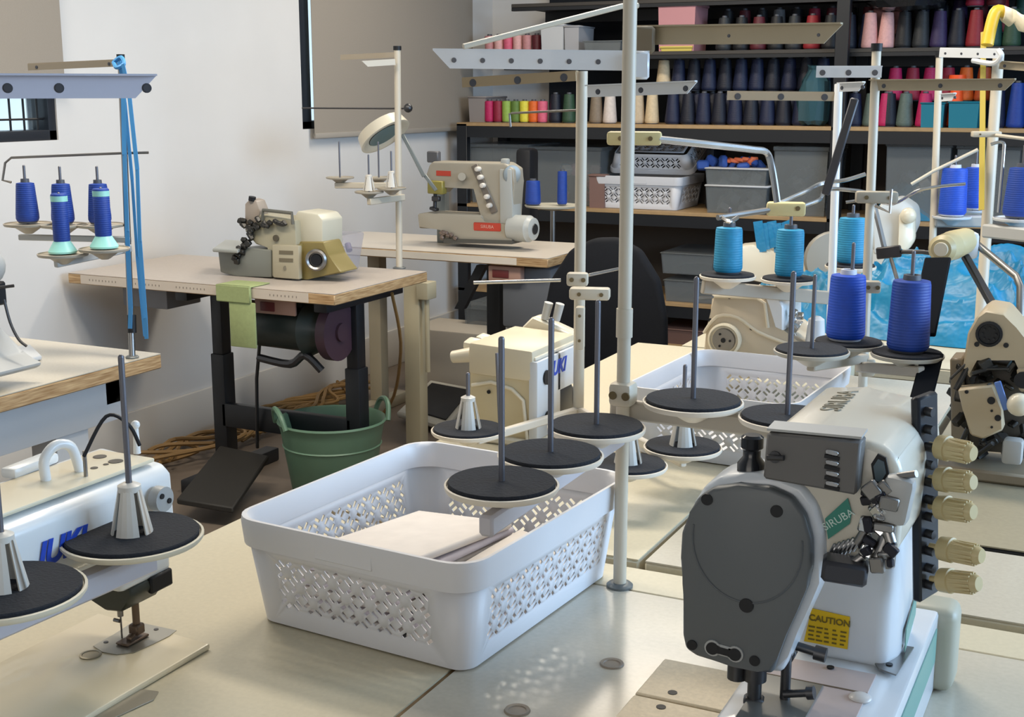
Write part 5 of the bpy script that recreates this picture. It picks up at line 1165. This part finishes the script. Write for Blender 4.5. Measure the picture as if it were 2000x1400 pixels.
b = B(); b.box(*sorted((py(828, 300, Y8).x, py(850, 300, Y8).x)), Y8 + .02, Y8 + .05, py(838, 318, Y8).z, py(838, 296, Y8).z, .004, 1); b.build('led_unit', GREYB, M8)
b = B(); c = py(1020, 446, Y8 + .03); a_ = V((.96, -.1, 0)); b.loft([(c - a_ * .055, .046), (c - a_ * .05, .052), (c + a_ * .035, .053), (c + a_ * .04, .048), (c + a_ * .055, .044), (c + a_ * .06, .03)], a_, 28); b.mi = 1; b.loft([(c + a_ * .06, .022), (c + a_ * .063, .02)], a_, 20); b.build('motor_housing', [CW, DSTEEL], M8)
b = B(); q = py(987, 317, Y8 + .03); b.obox(q, (.03, .03, .03), (0, 0, 0), .006, 2); b.build('top_block', CW, M8)
b = B(); b.prism(pl([(866, 466), (1000, 470), (1000, 477), (866, 474)], Y8 - .01), (0, .12, 0)); b.build('base_gasket', mat('gasket_dark', '4B4A45', .5), M8)
b = B(); rl = random.Random(12)
for k in range(9): b.obox(py(rl.uniform(862, 890), rl.uniform(448, 466), Y8 - .01), (.016, .014, .014), (rl.random(), rl.random(), 0), .002, 1)
b.build('edge_guide', mat('guide_brown', '7B6C63', .4, .4), M8)
# blue spools on the far stand next to it
t = thing('spool_tray', 'small cream spool tray at the right of the corner coverstitch', 'tray', pd(1080, 402, 5.6))
c0 = pd(1080, 402, 5.6)
b = B(); b.lathe([(.02, -.02), (.12, -.004), (.125, .004), (.115, .002), (.01, 0)], c0, n=28); b.build('tray_dish', GT, t)
b = B(); b.cyl(V((c0.x, c0.y, 0)), c0 - V((0, 0, .01)), .012, n=12); b.build('tray_pole', STEEL, t)
cone('deep blue', pd(1041, 390, 5.6).x, pd(1041, 390, 5.6).y, c0.z + .004, 'wide royal blue cone behind the corner machine, left of the taller spool', 'royal blue cones', r0=.035, r1=.030, h=.11)
cone('deep blue', pd(1098, 378, 5.58).x, pd(1098, 378, 5.58).y, c0.z + .006, 'tall slim blue spool behind the corner machine, left of the cream pole', 'royal blue cones', r0=.022, r1=.020, h=.15)
b = B(); b.box(*sorted((py(1005, 300, 5.3).x, py(1036, 300, 5.3).x)), 5.3, 5.4, .0, py(1010, 290, 5.3).z, .02, 2)
tag(b.build('black_case', BLACK), 'dark case standing behind the corner coverstitch machine', 'case')
# ---- machine 9: light grey machine at left edge -----------------------------
M9 = thing('overlock_machine', 'light grey machine mostly cut off by the left picture edge', 'sewing machine', (-2.35, 1.85, .75))
b = B(); b.prism([pd(-160, 530, 2.75), pd(5, 640, 2.75), pd(42, 690, 2.75), pd(85, 706, 2.75), pd(80, 716, 2.75), pd(-160, 775, 2.75)], (-.0, -.14, 0), .006, 2); b.build('body', GREYL, M9)
b = B(); b.prism([pz(-60, 745, .752), pz(82, 702, .752), pz(60, 680, .752), pz(-80, 700, .752)], (0, 0, .010), .002, 1); b.build('cloth_plate', WHITEM, M9)
b = B(); b.sphere(pd(-32, 520, 2.75), .045, (1, 1, 1), 10); b.build('head_cap', GREYL, M9)
b = B(); b.obox(pd(-10, 572, 2.72), (.04, .03, .05), (0, 0, 0), .004, 1); b.build('black_clip', BLACK, M9)
rod(M9, [pd(-5, 562, 2.7), pd(27, 558, 2.7)], .0035, DSTEEL); rod(M9, [pd(8, 585, 2.7), pd(20, 630, 2.7), pd(36, 662, 2.7), pd(52, 676, 2.7)], .003, DSTEEL)
# ================================================================ FABRIC PILE, BACK MACHINES
from mathutils import noise as NZ
def heap(name, lab, cat, c, rx, ry, h, m, seed, n=46, folds=.35):
    b = B(); N = n; grid = []
    for j in range(N + 1):
        rowv = []
        for i in range(N + 1):
            u, v = i / N * 2 - 1, j / N * 2 - 1
            th = math.atan2(v, u); rr = math.sqrt(u * u + v * v) / max(abs(math.cos(th)), abs(math.sin(th))) ** -1 if (u or v) else 0
            rr = max(abs(u), abs(v)); U, W = rr * math.cos(th), rr * math.sin(th)          # square to disc
            edge = 1 + .12 * NZ.noise(V((U * 2, W * 2, seed)))
            dome = (1 - rr ** 2.6)
            lump = NZ.noise(V((U * 1.6 + seed, W * 1.6, 3.1)))
            w1 = NZ.noise(V((U * 1.3, W * 1.3, seed + 9))) * 1.5
            fold = 1 - abs(NZ.noise(V(((U * .8 + W * 1.0 + w1 * .5) * 4.4, (W - U) * 1.2, seed + 5)))) * 2.4
            fold2 = 1 - abs(NZ.noise(V(((U - W * .4 + w1 * .4) * 5.5, (W + U) * 1.8, seed + 2)))) * 2
            z = h * (dome * (.70 + .30 * lump) + min(dome * 2, 1) * folds * (.30 * fold + .20 * fold2))
            rowv.append(b.bm.verts.new((c[0] + U * rx * edge, c[1] + W * ry * edge, c[2] + max(.002, z))))
        grid.append(rowv)
    for j in range(N):
        for i in range(N): b.bm.faces.new((grid[j][i], grid[j][i + 1], grid[j + 1][i + 1], grid[j + 1][i]))
    bmesh.ops.remove_doubles(b.bm, verts=b.bm.verts, dist=1e-5)
    return tag(b.build(name, m, sharp=80), lab, cat)
TQ = mat('turquoise_fabric', '1079A4', .42, noise=.12, scale=7, bump=1); TQD = mat('teal_fabric', '166E90', .5, noise=.15, scale=7, bump=1)
heap('fabric_pile', 'large heap of shiny turquoise fabric on the table behind the blue cones', 'fabric', (-.40, 3.52, .75), .36, .30, .22, TQ, 3, 120, .6)
heap('fabric_pile', 'lower turquoise fabric heap left of the cream pole', 'fabric', (-.80, 3.44, .75), .17, .22, .14, TQD, 5, 80, .6)
heap('fabric_pile', 'turquoise cloth slumped at the right picture edge behind the steel tube', 'fabric', (.08, 3.62, .75), .26, .30, .18, TQ, 8, 80, .6)
b = B(); rl = random.Random(4)
ps = []
for k in range(7):
    x = 1480 + k * 9; b.bar(pd(x, 432 + 4 * (k % 3), 4.2), pd(x + rl.uniform(4, 22), 492 - 4 * (k % 4), 4.2), .03, .004, up=V((1, .2, 0)))
tag(b.build('ribbon_scrap', TQ), 'turquoise strips draped over the cream machine arm below the yellowed clamp', 'fabric')
M10 = thing('lockstitch_machine', 'cream machine half hidden behind the turquoise cones, with a grey handwheel', 'sewing machine', pd(1530, 560, 4.2))
b = B(); b.prism([pd(1430, 482, 4.2), pd(1470, 478, 4.2), pd(1600, 520, 4.2), pd(1630, 560, 4.2), pd(1620, 640, 4.2), pd(1580, 640, 4.2), pd(1560, 560, 4.2), pd(1430, 545, 4.2)], (0, .12, 0), .01, 2); b.build('arm', CREAM, M10)
b = B(); c = pd(1622, 505, 4.1); b.lathe([(.06, -.02), (.085, -.01), (.09, .01), (.085, .022), (.03, .026)], c, V((.5, -.86, 0)), 30); b.build('handwheel', mat('wheel_pale', '8E8A80', .45), M10)
b = B(); b.box(-1.0, -.72, 3.72, 3.95, .7505, .80, .008, 2); b.build('bed', CREAM, M10)
M11 = thing('lockstitch_machine', 'white machine head with round cream cap right of the cream pole, on the far table', 'sewing machine', pd(1740, 450, 4.0))
WV = mat('white_grey_cast', 'BDBDB8', .4)
b = B(); b.prism([pd(1702, 430, 4.0), pd(1720, 395, 4.0), pd(1755, 385, 4.0), pd(1785, 405, 4.0), pd(1788, 440, 4.0), pd(1765, 490, 4.0), pd(1705, 500, 4.0)], (0, .12, 0), .012, 3); b.build('head', WV, M11)
b = B(); b.prism([pd(1755, 415, 3.97), pd(1786, 418, 3.97), pd(1786, 470, 3.97), pd(1772, 490, 3.97), pd(1752, 488, 3.97)], (0, .04, 0), .01, 2); b.sphere(pd(1774, 421, 3.96), .025, n=10); b.build('belt_guard', CREAM, M11)
b = B(); q = pd(1745, 560, 4.0); b.box(q.x - .08, q.x + .08, q.y, q.y + .1, .7505, pd(1745, 490, 4.0).z, .008, 2); b.build('column', WV, M11)
b = B(); b.box(-.86, -.5, 4.0, 4.2, .7505, .80, .008, 2); b.build('bed', WV, M11)
q = pd(1925, 545, 3.3)
# blue bags on the middle rack shelf right
heap('fabric_bag', 'teal cloth bags on the middle rack shelf behind the poles', 'bag', (py(1775, 400, 6.1).x, 6.16, .785), .17, .12, .17, TQD, 12, 40, .6)
# cards hung threads: fine thread strands from arms (visible as hair lines)
b = B(); b.tube([pd(1428, 205, 2.65), pd(1424, 235, 2.6), pd(1410, 270, 2.5)], .0006, 4)
